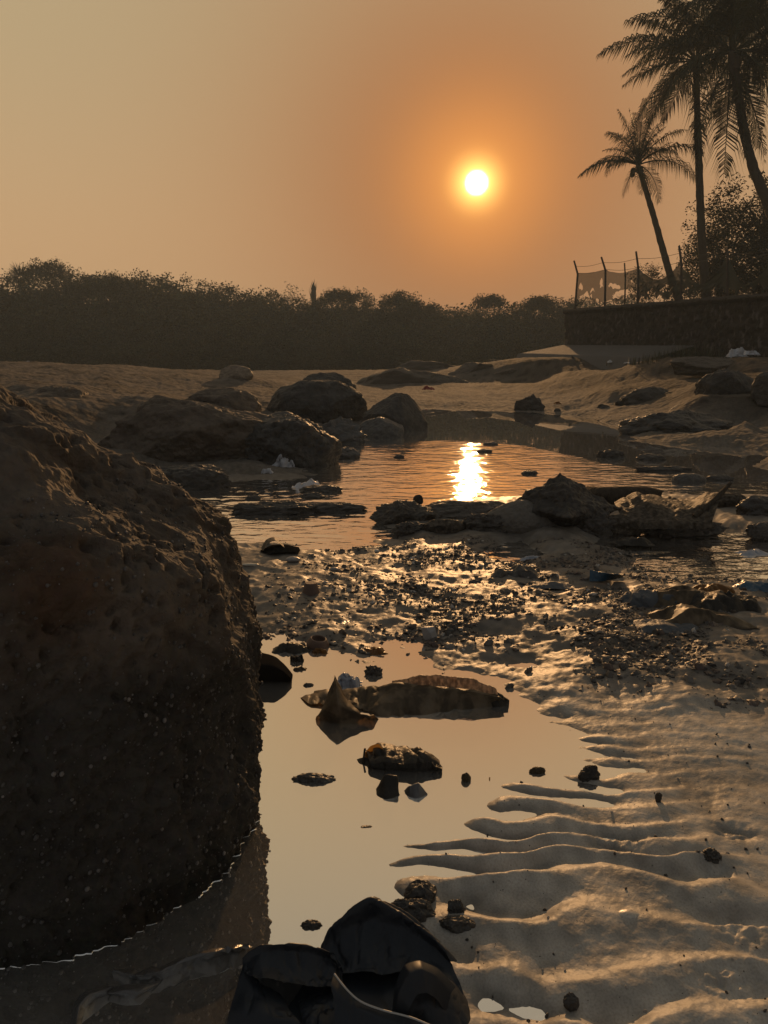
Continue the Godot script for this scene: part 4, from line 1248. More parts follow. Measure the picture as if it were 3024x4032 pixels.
	rock("rock", "low ridge right of the smooth pale mud hump", Vector3(2.332, -0.005, -5.298), Vector3(0.103, 0.04, 0.041), 355, {"tint": dark, "mat": M.wet_rock, "res": 26})
	rock("rock", "tiny pale stone at the top of the sun's glitter", Vector3(1.096, -0.005, -7.896), Vector3(0.075, 0.035, 0.038), 356, {"tint": grey, "mat": M.wet_rock, "res": 20})
	rock("rock", "small stone in the glitter of the sun's reflection", Vector3(0.94, -0.005, -7.137), Vector3(0.077, 0.035, 0.038), 357, {"tint": dark, "mat": M.wet_rock, "res": 20})
	rock("rock", "tiny stone in the stream left of the glitter", Vector3(0.132, -0.005, -6.705), Vector3(0.049, 0.03, 0.024), 358, {"tint": dark, "mat": M.wet_rock, "res": 20})
	# foreground stones
	rock("rock", "black jagged lump at the tip of the rippled sand beside the pool", Vector3(0.383, -0.002, -1.323), Vector3(0.027, 0.025, 0.019), 360, {"tint": Vector3(0.04, 0.034, 0.028), "rough": 0.4, "facets": 8, "cut": 0.62, "mat": M.wet_rock, "res": 44})
	rock("rock", "small cone of dark mud standing on the sand right of the black jagged lump", Vector3(0.479, 0.012, -1.228), Vector3(0.006, 0.015, 0.006), 361, {"tint": Vector3(0.06, 0.05, 0.04), "rough": 0.25, "mat": M.wet_rock, "res": 24})
	rock("rock", "cluster of dark crumbs in a print in the sand at right", Vector3(0.5, 0.02, -1.055), Vector3(0.013, 0.014, 0.011), 362, {"tint": dark, "rough": 0.45, "mat": M.wet_rock, "res": 36})
	rock("rock", "small dark crumb left of the cluster in the sand print", Vector3(0.48, 0.02, -1.061), Vector3(0.006, 0.008, 0.005), 363, {"tint": dark, "rough": 0.35, "mat": M.wet_rock, "res": 24})
	rock("rock", "dark stone on the rippled sand at the bottom edge", Vector3(0.221, 0.012, -0.788), Vector3(0.009, 0.014, 0.007), 364, {"tint": dark, "rough": 0.2, "mat": M.wet_rock, "res": 30})
	rock("rock", "rounded dark stone behind the black bag on the sand", Vector3(0.054, 0, -0.989), Vector3(0.026, 0.026, 0.018), 365, {"tint": dark, "rough": 0.2, "mat": M.wet_rock, "res": 40})
	rock("rock", "angular dark stone on the sand right of the rounded one behind the bag", Vector3(0.099, 0.004, -0.951), Vector3(0.016, 0.022, 0.011), 366, {"tint": dark, "rough": 0.25, "facets": 8, "cut": 0.66, "mat": M.wet_rock, "res": 36})
	rock("rock", "flat dark stone on the sand just above the black bag's shoulder", Vector3(0.098, 0.004, -0.925), Vector3(0.023, 0.016, 0.014), 367, {"tint": dark, "rough": 0.2, "mat": M.wet_rock, "res": 36})
	rock("rock", "long dark wet stone touching the back of the black bag", Vector3(0.035, 0, -0.947), Vector3(0.035, 0.031, 0.018), 368, {"tint": dark, "rough": 0.28, "mat": M.wet_rock, "res": 44})
	rock("rock", "round brown stone half sunk at the very edge of the rock pile behind the bag", Vector3(0.116, 0.006, -0.923), Vector3(0.009, 0.011, 0.007), 369, {"tint": brown, "mat": M.wet_rock, "res": 26})
	# mud lumps in the pool
	rock("mud_lump", "thin streak of mud just breaking the pool left of the black fragments", Vector3(-0.131, -0.004, -1.318), Vector3(0.039, 0.014, 0.014), 370, {"tint": grey, "rough": 0.25, "facets": 2, "mat": M.wet_rock, "res": 34}, "mud")
	rock("mud_lump", "tiny dark sliver in the middle of the calm pool", Vector3(-0.031, -0.002, -1.168), Vector3(0.013, 0.003, 0.005), 371, {"tint": dark, "mat": M.wet_rock, "res": 22}, "mud")
	rock("mud_lump", "small dark lump in the pool just above the black bag", Vector3(-0.1, -0.003, -0.936), Vector3(0.014, 0.009, 0.007), 372, {"tint": dark, "rough": 0.3, "mat": M.wet_rock, "res": 28}, "mud")
	rock("mud_lump", "small lump in the pool left of the big plastic bag's peak", Vector3(-0.183, -0.003, -1.753), Vector3(0.012, 0.009, 0.007), 373, {"tint": dark, "rough": 0.3, "mat": M.wet_rock, "res": 22}, "mud")
	rock("mud_lump", "small dark clod in the pool below the gravel, above the big plastic bag", Vector3(-0.026, -0.003, -1.827), Vector3(0.022, 0.025, 0.013), 374, {"tint": dark, "rough": 0.4, "mat": M.wet_rock, "res": 28}, "mud")

# ------------------------------------------------------------------ sandy heap, sacks and the log on the near side of the stream
func make_bar_heaps() -> void:
	rock("rock", "pyramid shaped dark rock with a sand skirt at the near edge of the stream", Vector3(0.822, 0.03, -3.565), Vector3(0.298, 0.257, 0.209), 401, {"tint": Vector3(0.05, 0.043, 0.036), "rough": 0.2, "facets": 0, "square": 1.0, "mat": M.wet_rock, "res": 90})
	rock("sand_heap", "smooth grey sand skirt banked against the left foot of the pyramid rock", Vector3(0.646, 0, -3.522), Vector3(0.192, 0.158, 0.115), 402, {"tint": Vector3(0.12, 0.105, 0.086), "rough": 0.05, "facets": 0, "square": 1.6, "mat": M.wet_rock, "res": 60, "mottle": 0.2}, "sand")
	rock("mud_lump", "lumpy dark mound at the left end of the sacks by the stream", Vector3(0.108, -0.01, -3.761), Vector3(0.158, 0.118, 0.095), 403, {"tint": Vector3(0.07, 0.06, 0.048), "rough": 0.28, "mat": M.wet_rock, "res": 60}, "mud")
	rock("mud_lump", "flat muddy bank between the lumpy mound and the pyramid rock", Vector3(0.422, 0, -3.833), Vector3(0.257, 0.101, 0.103), 404, {"tint": Vector3(0.11, 0.094, 0.076), "rough": 0.2, "facets": 3, "mat": M.wet_rock, "res": 60}, "mud")
	for d in [["dark wet mud ridge under the brown film scrap, left of the pyramid rock", Vector3(0.481, 0.01, -3.485), Vector3(0.117, 0.085, 0.058), 431], ["dark mud hump between the pyramid rock and the rolled sack", Vector3(0.969, 0.01, -3.475), Vector3(0.093, 0.104, 0.046), 432], ["dark mud ridge with trash along the foot of the spread sack", Vector3(1.363, 0.005, -3.471), Vector3(0.179, 0.071, 0.063), 433], ["low dark mud lump below the lumpy mound at the stream's edge", Vector3(0.129, 0, -3.478), Vector3(0.086, 0.057, 0.043), 434]]:
		rock("mud_lump", d[0], d[1], d[2], d[3], {"tint": Vector3(0.07, 0.06, 0.05), "rough": 0.4, "facets": 2, "mat": M.wet_rock, "res": 50}, "mud")
	single("dark_shard", stone_mesh(Vector3(0.03, 0.05, 0.012), 405, 0.1, 6, 0.6, 16, Vector3(0.04, 0.035, 0.03)), M.wet_rock, "pointed black shard standing up behind the lumpy mound by the stream", "shard", Vector3(0.188, 0.03, -4.19))
	var log_at: Vector3 = Vector3(1.405, 0.02, -4.424)
	single("driftwood_log", tube_mesh(PackedVector3Array([Vector3(1.161, 0.05, -4.323) - log_at, Vector3(1.213, 0.06, -4.229) - log_at, Vector3(1.333, 0.06, -4.197) - log_at, Vector3(1.471, 0.055, -4.227) - log_at, Vector3(1.529, 0.05, -4.258) - log_at]), PackedFloat32Array([0.05, 0.055, 0.054, 0.056, 0.046]), 18, 0.25), M.bark, "thick round log lying right behind the pyramid rock", "log", log_at)
	var b: Vector3 = Vector3(1.397, 0.03, -3.731)
	single("muddy_sack", sheet_mesh([[Vector3(1.169, 0.095, -3.825), Vector3(1.289, 0.128, -3.839), Vector3(1.413, 0.131, -3.795), Vector3(1.515, 0.132, -3.702), Vector3(1.601, 0.129, -3.665)], [Vector3(1.132, 0.113, -3.732), Vector3(1.23, 0.16, -3.701), Vector3(1.362, 0.136, -3.654), Vector3(1.486, 0.162, -3.606), Vector3(1.585, 0.199, -3.563)], [Vector3(1.106, 0.103, -3.583), Vector3(1.196, 0.136, -3.523), Vector3(1.32, 0.122, -3.478), Vector3(1.429, 0.139, -3.435), Vector3(1.52, 0.178, -3.428)], [Vector3(1.091, 0.08, -3.452), Vector3(1.189, 0.086, -3.398), Vector3(1.299, 0.089, -3.358), Vector3(1.387, 0.096, -3.322), Vector3(1.446, 0.11, -3.319)], [Vector3(1.097, 0.045, -3.429), Vector3(1.185, 0.052, -3.378), Vector3(1.294, 0.06, -3.338), Vector3(1.381, 0.067, -3.303), Vector3(1.44, 0.076, -3.299)]], 50, 70, 0.02, 7.0, 3.0, b, 0.02), M.sack, "mud soaked sack spread right of the pyramid rock, its corner lifted to the right", "sack", b)
	single("stick", tube_mesh(PackedVector3Array([Vector3.ZERO, Vector3(1.501, 0.172, -3.437) - Vector3(1.388, 0.103, -3.376), Vector3(1.595, 0.239, -3.504) - Vector3(1.388, 0.103, -3.376)]), PackedFloat32Array([0.014, 0.013, 0.008]), 7, 0.3), M.bark, "slanting stick rising from the lifted corner of the muddy sack", "stick", Vector3(1.388, 0.103, -3.376))
	for d in [["muddy_sack", "rolled grey sack lying below the spread sack, right of the pyramid rock", Vector3(1.099, 0.02, -3.488), Vector3(0.114, 0.074, 0.046), 410, M.sack, 0.12], ["muddy_sack", "small grey bundle between the rolled sack and the spread sack", Vector3(1.346, 0.03, -3.648), Vector3(0.079, 0.052, 0.039), 411, M.sack, 0.15], ["muddy_sack", "dark muddy bundle at the right edge by the stream", Vector3(1.919, 0.02, -3.858), Vector3(0.116, 0.1, 0.058), 412, M.dark_sack, 0.2], ["muddy_sack", "low grey bundle left of the dark bundle at the right edge", Vector3(1.894, 0.02, -4.14), Vector3(0.092, 0.07, 0.046), 413, M.sack, 0.15], ["muddy_sack", "ribbed pale bundle lying in the mud below the lumpy mound", Vector3(0.277, 0.015, -3.464), Vector3(0.096, 0.062, 0.038), 414, M.sack, 0.12], ["muddy_sack", "flat dark bundle at the right edge of the gravel bar", Vector3(1.714, 0.02, -3.383), Vector3(0.084, 0.06, 0.042), 415, M.dark_sack, 0.2]]:
		var m := stone_mesh(d[3], d[4], d[6], 3, 0.85, 44, Vector3(1, 1, 1), 0.0, 2.4, 0.3)
		single(d[0], m, d[5], d[1], "sack", d[2])
	# crumpled scraps among them
	for d in [["stiff brown film scrap standing up at the left foot of the pyramid rock", Vector3(0.575, 0.03, -3.482), Vector2(0.075, 0.055), 420, M.mud_plastic], ["pale folded paper tent on the mud below the pyramid rock", Vector3(0.793, 0.02, -3.367), Vector2(0.055, 0.03), 421, M.mud_plastic], ["torn dark film strip on the mud left of the brown film scrap", Vector3(0.415, 0.03, -3.547), Vector2(0.08, 0.03), 422, M.dark_film], ["dark film scraps in the mud between the ribbed bundle and the gravel", Vector3(0.468, 0.02, -3.447), Vector2(0.07, 0.03), 423, M.dark_film], ["crumpled black bag on the gravel below the rolled sack", Vector3(1.076, 0.015, -3.257), Vector2(0.09, 0.04), 424, M.dark_film], ["dark rag lying over the gravel right of the small orange puddle", Vector3(0.467, 0.03, -2.677), Vector2(0.1, 0.045), 425, M.dark_sack]]:
		scrap("plastic_scrap", d[0], "scrap", d[1], d[2], d[3], d[4])

# a crumpled piece of film or cloth: a low uneven tent, its rim on the ground
func scrap(called: String, label: String, category: String, at: Vector3, size: Vector2, sd: int, m: Material, turn := 0.0) -> MeshInstance3D:
	var g := RandomNumberGenerator.new()
	g.seed = sd
	var ctrl := []
	for r in 5:
		var row := []
		for c in 6:
			var u := (c / 5.0 - 0.5) * 2.0
			var w := (r / 4.0 - 0.5) * 2.0
			var rim := maxf(absf(u), absf(w))
			var h := size.y * (1.0 - pow(rim, 3.0)) * g.randf_range(0.35, 1.1)
			row.append(Vector3(u * size.x * g.randf_range(0.75, 1.1), h - 0.004 * rim, w * size.x * 0.55 * g.randf_range(0.7, 1.1)))
		ctrl.append(row)
	var o := single(called, sheet_mesh(ctrl, 34, 40, size.y * 0.22, minf(1.4 / size.x, 40.0), sd * 0.37, Vector3.ZERO, size.y * 0.45), m, label, category, at)
	o.rotation.y = turn
	return o

# ------------------------------------------------------------------ gravel
# how much of the bar's surface is grit at this place, 0 to 1
func gravel_share(x: float, z: float) -> float:
	var r := sqrt(x * x + z * z)
	var th := atan2(x, -z)
	var d := n_fbm.get_noise_2d(x * 2.2 + 60.0, z * 2.2) + 0.35 * n_soft.get_noise_2d(x * 7.0, z * 7.0)
	var want := smoothstep(-0.4, 0.35, d) * smoothstep(1.7, 2.0, r + 0.15 * d - 0.1 * smoothstep(0.12, 0.42, th))
	want *= 1.0 - smoothstep(3.25, 3.5, r)
	# the sand by the huge boulder is nearly bare
	return want * (0.25 + 0.75 * smoothstep(-0.12, 0.06, th + 0.12 * (r - 2.7)))

func make_gravel() -> void:
	var shapes: Array[ArrayMesh] = []
	for i in 6:
		shapes.append(stone_mesh(Vector3(1, [0.75, 0.35, 0.95, 0.6, 0.28, 0.8][i], [0.8, 0.9, 0.6, 1.0, 0.7, 0.55][i]), 500 + i, 0.5, 7, 0.58, 9, Vector3(1, 1, 1), 0.0, 2.4, 0.2))
	var spots: Array = []
	var tries := 0
	while spots.size() < 15000 and tries < 90000:
		tries += 1
		var r := 1.62 + 1.75 * pow(rng.randf(), 0.9)
		var th := rng.randf_range(-0.16, 0.62)
		var x := sin(th) * r
		var z := -cos(th) * r
		var want := gravel_share(x, z)
		if rng.randf() > want:
			continue
		var y := ground_height(x, z)
		if y < -0.012:
			continue
		var s := 0.003 + 0.0135 * pow(rng.randf(), 4.6)
		spots.append([s / r, Vector3(x, y - 0.25 * s, z), s])
	spots.sort_custom(func(a, b): return a[0] > b[0])
	var tones: Array[Vector3] = [Vector3(0.06, 0.053, 0.045), Vector3(0.04, 0.035, 0.03), Vector3(0.09, 0.075, 0.06), Vector3(0.14, 0.122, 0.1), Vector3(0.085, 0.058, 0.044)]
	var mats: Array[StandardMaterial3D] = []
	for t in tones:
		mats.append(mat(t, 0.55, {"spec": 0.5}))
	var individual := 160
	for i in individual:
		var d: Array = spots[i]
		var o := single("pebble", shapes[i % 6], mats[rng.randi() % 5], "dark wet pebble lying among the gravel of the mud bar", "pebble", d[1], "pebbles on the gravel bar")
		o.basis = Basis(Vector3.UP, rng.randf() * TAU).scaled(Vector3.ONE * d[2] * 1.15)
	var rest := spots.size() - individual
	for k in 6:
		var mm := MultiMesh.new()
		mm.transform_format = MultiMesh.TRANSFORM_3D
		mm.use_colors = true
		mm.mesh = shapes[k]
		var mine: Array = []
		for i in range(individual, spots.size()):
			if i % 6 == k:
				mine.append(spots[i])
		mm.instance_count = mine.size()
		for i in mine.size():
			var s: float = mine[i][2]
			mm.set_instance_transform(i, Transform3D(Basis(Vector3(rng.randf_range(-0.3, 0.3), 1, rng.randf_range(-0.3, 0.3)).normalized(), rng.randf() * TAU).scaled(Vector3(s, s, s)), mine[i][1]))
			var t: Vector3 = tones[rng.randi() % 5] * rng.randf_range(0.7, 1.3)
			if rng.randf() < 0.03:
				t = Vector3(0.38, 0.35, 0.31)
			mm.set_instance_color(i, Color(t.x, t.y, t.z))
		var mi := MultiMeshInstance3D.new()
		mi.name = numbered("gravel")
		mi.multimesh = mm
		mi.material_override = M.pebble
		add_child(mi)
		tag(mi, "dark wet gravel and shell grit strewn over the mud bar", "gravel", "gravel of the mud bar")
		mi.set_meta("kind", "stuff")
	# crumbs on the rippled sand
	var cm := MultiMesh.new()
	cm.transform_format = MultiMesh.TRANSFORM_3D
	cm.use_colors = true
	cm.mesh = shapes[2]
	var n := 900
	cm.instance_count = n
	for i in n:
		var x := rng.randf_range(0.02, 1.0)
		var z := -rng.randf_range(0.62, 1.65)
		var s := 0.0008 + 0.0035 * pow(rng.randf(), 6.0)
		cm.set_instance_transform(i, Transform3D(Basis(Vector3.UP, rng.randf() * TAU).scaled(Vector3(s, s, s)), Vector3(x, ground_height(x, z), z)))
		var t := 0.05 if rng.randf() < 0.8 else 0.4
		cm.set_instance_color(i, Color(t, t * 0.88, t * 0.75))
	var ci := MultiMeshInstance3D.new()
	ci.name = "sand_crumbs"
	ci.multimesh = cm
	ci.material_override = M.pebble
	add_child(ci)
	tag(ci, "tiny crumbs and shell grit scattered on the rippled sand", "grit")
	ci.set_meta("kind", "stuff")

# ------------------------------------------------------------------ litter
func on_ground(x: float, z: float, up := 0.0) -> Vector3:
	return Vector3(x, ground_height(x, z) + up, z)

func lathe_mesh(prof: Array, sides := 28) -> ArrayMesh:
	var p := PackedVector3Array()
	for q in prof:
		for k in sides:
			var a := -TAU * k / sides
			p.append(Vector3(cos(a) * q.x, q.y, sin(a) * q.x))
	return grid_mesh(p, prof.size(), sides, true)

func make_litter() -> void:
	# black bag in the foreground
	var b: Vector3 = Vector3(-0.039, 0, -0.816)
	var bag := thing("black_plastic_bag", "big crumpled black plastic bag at the bottom edge, between pool and sand", "plastic bag", b)
	part("right_flap", sheet_mesh([[Vector3(-0.081, -0.01, -0.921), Vector3(-0.063, -0.01, -0.934), Vector3(-0.038, -0.01, -0.948), Vector3(-0.013, -0.01, -0.957), Vector3(0.026, -0.01, -0.939), Vector3(0.063, -0.01, -0.917), Vector3(0.086, -0.01, -0.896)],
		[Vector3(-0.08, 0.027, -0.866), Vector3(-0.068, 0.049, -0.877), Vector3(-0.042, 0.069, -0.884), Vector3(-0.016, 0.081, -0.888), Vector3(0.019, 0.066, -0.882), Vector3(0.056, 0.047, -0.866), Vector3(0.077, 0.037, -0.847)],
		[Vector3(-0.081, 0.021, -0.851), Vector3(-0.066, 0.033, -0.864), Vector3(-0.04, 0.048, -0.872), Vector3(-0.012, 0.054, -0.876), Vector3(0.03, 0.045, -0.869), Vector3(0.065, 0.032, -0.855), Vector3(0.085, 0.023, -0.836)],
		[Vector3(-0.077, 0.017, -0.836), Vector3(-0.058, 0.023, -0.843), Vector3(-0.031, 0.032, -0.852), Vector3(-0.002, 0.034, -0.857), Vector3(0.035, 0.03, -0.851), Vector3(0.069, 0.022, -0.839), Vector3(0.092, 0.016, -0.82)],
		[Vector3(-0.067, 0.015, -0.832), Vector3(-0.05, 0.02, -0.827), Vector3(-0.025, 0.025, -0.826), Vector3(0.005, 0.023, -0.823), Vector3(0.039, 0.026, -0.832), Vector3(0.073, 0.02, -0.821), Vector3(0.098, 0.008, -0.804)]], 110, 140, 0.0028, 22.0, 2.0, b, 0.005, 0.35, Vector3(1.0, 0.6, 0.6)), M.black_plastic, bag)
	part("lining", sheet_mesh([[Vector3(-0.083, 0.004, -0.871), Vector3(-0.018, 0.006, -0.877), Vector3(0.042, 0.006, -0.877), Vector3(0.091, 0.004, -0.856)], [Vector3(-0.106, 0.006, -0.809), Vector3(-0.016, 0.008, -0.807), Vector3(0.039, 0.01, -0.805), Vector3(0.094, 0.005, -0.797)], [Vector3(-0.14, 0.004, -0.74), Vector3(-0.025, 0.006, -0.726), Vector3(0.036, 0.006, -0.726), Vector3(0.094, 0.003, -0.741)]], 40, 60, 0.003, 18.0, 15.0, b, 0.004), M.black_plastic, bag)
	part("right_panel", sheet_mesh([[Vector3(0.042, 0.049, -0.809), Vector3(0.059, 0.04, -0.813), Vector3(0.079, 0.024, -0.816), Vector3(0.099, 0, -0.819)], [Vector3(0.036, 0.048, -0.784), Vector3(0.054, 0.044, -0.783), Vector3(0.078, 0.03, -0.786), Vector3(0.101, 0.006, -0.789)], [Vector3(0.027, 0.035, -0.765), Vector3(0.051, 0.032, -0.763), Vector3(0.076, 0.021, -0.766), Vector3(0.101, 0.005, -0.768)], [Vector3(0.021, -0.005, -0.743), Vector3(0.05, -0.005, -0.739), Vector3(0.074, -0.005, -0.743), Vector3(0.101, -0.005, -0.751)]], 60, 70, 0.002, 20.0, 4.0, b, 0.004, 0.35, Vector3(1.0, 0.6, 0.6)), M.black_plastic, bag)
	part("left_flap", sheet_mesh([[Vector3(-0.181, -0.01, -0.864), Vector3(-0.161, -0.01, -0.872), Vector3(-0.132, -0.01, -0.876), Vector3(-0.102, -0.01, -0.873), Vector3(-0.068, -0.01, -0.864), Vector3(-0.055, -0.01, -0.845)],
		[Vector3(-0.174, 0.045, -0.827), Vector3(-0.155, 0.056, -0.831), Vector3(-0.127, 0.06, -0.83), Vector3(-0.095, 0.054, -0.835), Vector3(-0.066, 0.046, -0.832), Vector3(-0.053, 0.029, -0.828)],
		[Vector3(-0.172, 0.04, -0.82), Vector3(-0.153, 0.051, -0.822), Vector3(-0.125, 0.052, -0.826), Vector3(-0.094, 0.046, -0.83), Vector3(-0.064, 0.034, -0.832), Vector3(-0.051, 0.019, -0.826)],
		[Vector3(-0.166, 0.042, -0.805), Vector3(-0.147, 0.045, -0.807), Vector3(-0.121, 0.042, -0.811), Vector3(-0.091, 0.034, -0.815), Vector3(-0.061, 0.025, -0.818), Vector3(-0.05, 0.014, -0.816)],
		[Vector3(-0.151, 0.044, -0.792), Vector3(-0.136, 0.044, -0.792), Vector3(-0.114, 0.038, -0.794), Vector3(-0.088, 0.031, -0.797), Vector3(-0.063, 0.026, -0.802), Vector3(-0.052, 0.017, -0.804)]], 90, 120, 0.0028, 24.0, 6.0, b, 0.005, 0.35, Vector3(1.0, 0.6, 0.6)), M.black_plastic, bag)
	part("left_panel", sheet_mesh([[Vector3(-0.172, 0.041, -0.822), Vector3(-0.158, 0.038, -0.81), Vector3(-0.143, 0.029, -0.802), Vector3(-0.124, 0.017, -0.8)], [Vector3(-0.175, 0.031, -0.796), Vector3(-0.155, 0.031, -0.785), Vector3(-0.135, 0.028, -0.778), Vector3(-0.112, 0.02, -0.777)], [Vector3(-0.179, 0.02, -0.77), Vector3(-0.152, 0.026, -0.76), Vector3(-0.125, 0.026, -0.755), Vector3(-0.096, 0.023, -0.754)], [Vector3(-0.184, -0.005, -0.743), Vector3(-0.15, -0.005, -0.733), Vector3(-0.118, -0.005, -0.728), Vector3(-0.082, -0.005, -0.725)]], 60, 70, 0.002, 20.0, 9.0, b, 0.004, 0.35, Vector3(1.0, 0.6, 0.6)), M.black_plastic, bag)
	part("middle_panel", sheet_mesh([[Vector3(-0.106, 0.007, -0.808), Vector3(-0.084, 0.007, -0.811), Vector3(-0.064, 0.01, -0.813), Vector3(-0.049, 0.009, -0.809)], [Vector3(-0.098, 0.012, -0.779), Vector3(-0.079, 0.017, -0.786), Vector3(-0.063, 0.013, -0.782), Vector3(-0.047, 0.015, -0.784)], [Vector3(-0.094, 0.012, -0.759), Vector3(-0.074, 0.017, -0.761), Vector3(-0.06, 0.012, -0.763), Vector3(-0.041, 0.013, -0.764)], [Vector3(-0.092, -0.005, -0.725), Vector3(-0.071, -0.005, -0.72), Vector3(-0.056, -0.005, -0.72), Vector3(-0.035, -0.005, -0.72)]], 50, 60, 0.003, 22.0, 11.0, b, 0.006, 0.35, Vector3(1.0, 0.6, 0.6)), M.black_plastic, bag)
	part("front_fold", sheet_mesh([[Vector3(-0.059, 0.053, -0.788), Vector3(-0.044, 0.045, -0.774), Vector3(-0.026, 0.037, -0.765), Vector3(0, 0.035, -0.755), Vector3(0.031, 0.036, -0.744), Vector3(0.062, 0.027, -0.737)],
		[Vector3(-0.061, 0.052, -0.773), Vector3(-0.045, 0.041, -0.764), Vector3(-0.026, 0.035, -0.755), Vector3(0, 0.033, -0.745), Vector3(0.031, 0.032, -0.734), Vector3(0.061, 0.025, -0.727)],
		[Vector3(-0.057, 0.037, -0.763), Vector3(-0.042, 0.029, -0.754), Vector3(-0.023, 0.026, -0.745), Vector3(0.003, 0.025, -0.735), Vector3(0.031, 0.023, -0.727), Vector3(0.061, 0.021, -0.719)],
		[Vector3(-0.055, 0, -0.726), Vector3(-0.04, 0, -0.72), Vector3(-0.022, 0, -0.715), Vector3(0.003, 0, -0.709), Vector3(0.03, 0, -0.704), Vector3(0.06, 0, -0.698)]], 50, 70, 0.002, 18.0, 9.0, b, 0.004, 0.35), M.black_plastic, bag)
	var rim := spline([Vector3(-0.058, 0.058, -0.784), Vector3(-0.043, 0.049, -0.771), Vector3(-0.026, 0.041, -0.762), Vector3(0, 0.039, -0.752), Vector3(0.031, 0.04, -0.741), Vector3(0.062, 0.031, -0.734)], 24)
	var rr := PackedFloat32Array()
	for k in 24:
		rim[k] -= b
		rr.append(0.0012)
	part("hem", tube_mesh(rim, rr, 5), M.seam, bag)
	part("side_strip", sheet_mesh([[Vector3(-0.016, 0.05, -0.925), Vector3(0.013, 0.039, -0.92), Vector3(0.047, 0.018, -0.909), Vector3(0.078, 0.001, -0.887), Vector3(0.101, -0.017, -0.864), Vector3(0.109, -0.022, -0.833)], [Vector3(-0.013, 0.06, -0.915), Vector3(0.018, 0.05, -0.91), Vector3(0.052, 0.031, -0.899), Vector3(0.082, 0.013, -0.876), Vector3(0.104, -0.005, -0.854), Vector3(0.11, -0.013, -0.823)], [Vector3(-0.018, 0.057, -0.9), Vector3(0.011, 0.045, -0.895), Vector3(0.042, 0.027, -0.884), Vector3(0.072, 0.012, -0.862), Vector3(0.094, -0.003, -0.84), Vector3(0.102, -0.011, -0.814)]], 24, 90, 0.002, 30.0, 8.0, b, 0.003), M.black_plastic, bag)
	part("loop_flap", sheet_mesh([[Vector3(0.009, 0.019, -0.765), Vector3(0.012, 0.054, -0.77), Vector3(0.023, 0.073, -0.78), Vector3(0.042, 0.076, -0.784), Vector3(0.063, 0.063, -0.787), Vector3(0.084, 0.04, -0.785)],
		[Vector3(0.012, 0.024, -0.757), Vector3(0.017, 0.056, -0.76), Vector3(0.029, 0.075, -0.764), Vector3(0.044, 0.077, -0.769), Vector3(0.06, 0.065, -0.773), Vector3(0.078, 0.039, -0.776)],
		[Vector3(0.022, 0.017, -0.752), Vector3(0.028, 0.041, -0.751), Vector3(0.037, 0.056, -0.755), Vector3(0.049, 0.056, -0.758), Vector3(0.061, 0.043, -0.763), Vector3(0.072, 0.021, -0.767)]], 40, 60, 0.0012, 14.0, 4.0, b, 0.002), M.black_plastic, bag)

	# big muddy translucent bag in the pool
	var pb: Vector3 = Vector3(0.053, 0, -1.626)
	var big := thing("plastic_bag", "large muddy translucent plastic bag lying in the pool with a pointed peak at its left", "plastic bag", pb)
	part("film", sheet_mesh([[Vector3(-0.211, -0.004, -1.738), Vector3(-0.11, -0.004, -1.727), Vector3(-0.011, -0.004, -1.749), Vector3(0.102, -0.004, -1.765), Vector3(0.201, -0.004, -1.743), Vector3(0.287, -0.006, -1.684)],
		[Vector3(-0.216, -0.006, -1.727), Vector3(-0.098, 0.015, -1.707), Vector3(0.033, 0.037, -1.685), Vector3(0.113, 0.035, -1.676), Vector3(0.192, 0.032, -1.664), Vector3(0.267, 0.021, -1.649)],
		[Vector3(-0.193, 0.003, -1.679), Vector3(-0.106, 0.015, -1.667), Vector3(-0.015, 0.025, -1.66), Vector3(0.08, 0.037, -1.653), Vector3(0.184, 0.038, -1.64), Vector3(0.272, 0.022, -1.627)],
		[Vector3(-0.165, 0.006, -1.637), Vector3(-0.083, 0.01, -1.619), Vector3(-0.01, 0.012, -1.605), Vector3(0.078, 0.014, -1.61), Vector3(0.183, 0.012, -1.629), Vector3(0.269, 0.004, -1.642)],
		[Vector3(-0.104, -0.004, -1.63), Vector3(-0.041, -0.004, -1.606), Vector3(0.011, -0.004, -1.574), Vector3(0.082, -0.004, -1.583), Vector3(0.177, -0.004, -1.611), Vector3(0.253, -0.004, -1.635)]], 90, 140, 0.004, 11.0, 3.0, pb, 0.012, 0.3, Vector3(1.0, 0.35, 0.35)), M.mud_plastic, big)
	part("peak", sheet_mesh([[Vector3(-0.133, -0.004, -1.599), Vector3(-0.12, -0.004, -1.635), Vector3(-0.1, -0.004, -1.647), Vector3(-0.072, -0.004, -1.623), Vector3(-0.03, -0.004, -1.592)],
		[Vector3(-0.14, 0.006, -1.614), Vector3(-0.127, 0.04, -1.635), Vector3(-0.109, 0.067, -1.646), Vector3(-0.09, 0.028, -1.638), Vector3(-0.057, -0.001, -1.619)],
		[Vector3(-0.139, 0.015, -1.594), Vector3(-0.122, 0.056, -1.595), Vector3(-0.109, 0.083, -1.616), Vector3(-0.089, 0.046, -1.588), Vector3(-0.052, 0.011, -1.579)],
		[Vector3(-0.146, 0.012, -1.563), Vector3(-0.125, 0.033, -1.555), Vector3(-0.099, 0.047, -1.547), Vector3(-0.073, 0.03, -1.548), Vector3(-0.029, 0.014, -1.55)],
		[Vector3(-0.151, -0.003, -1.572), Vector3(-0.125, -0.004, -1.56), Vector3(-0.089, -0.004, -1.547), Vector3(-0.05, -0.004, -1.556), Vector3(-0.008, -0.003, -1.576)]], 60, 60, 0.004, 11.0, 7.0, pb, 0.014), M.mud_plastic, big)
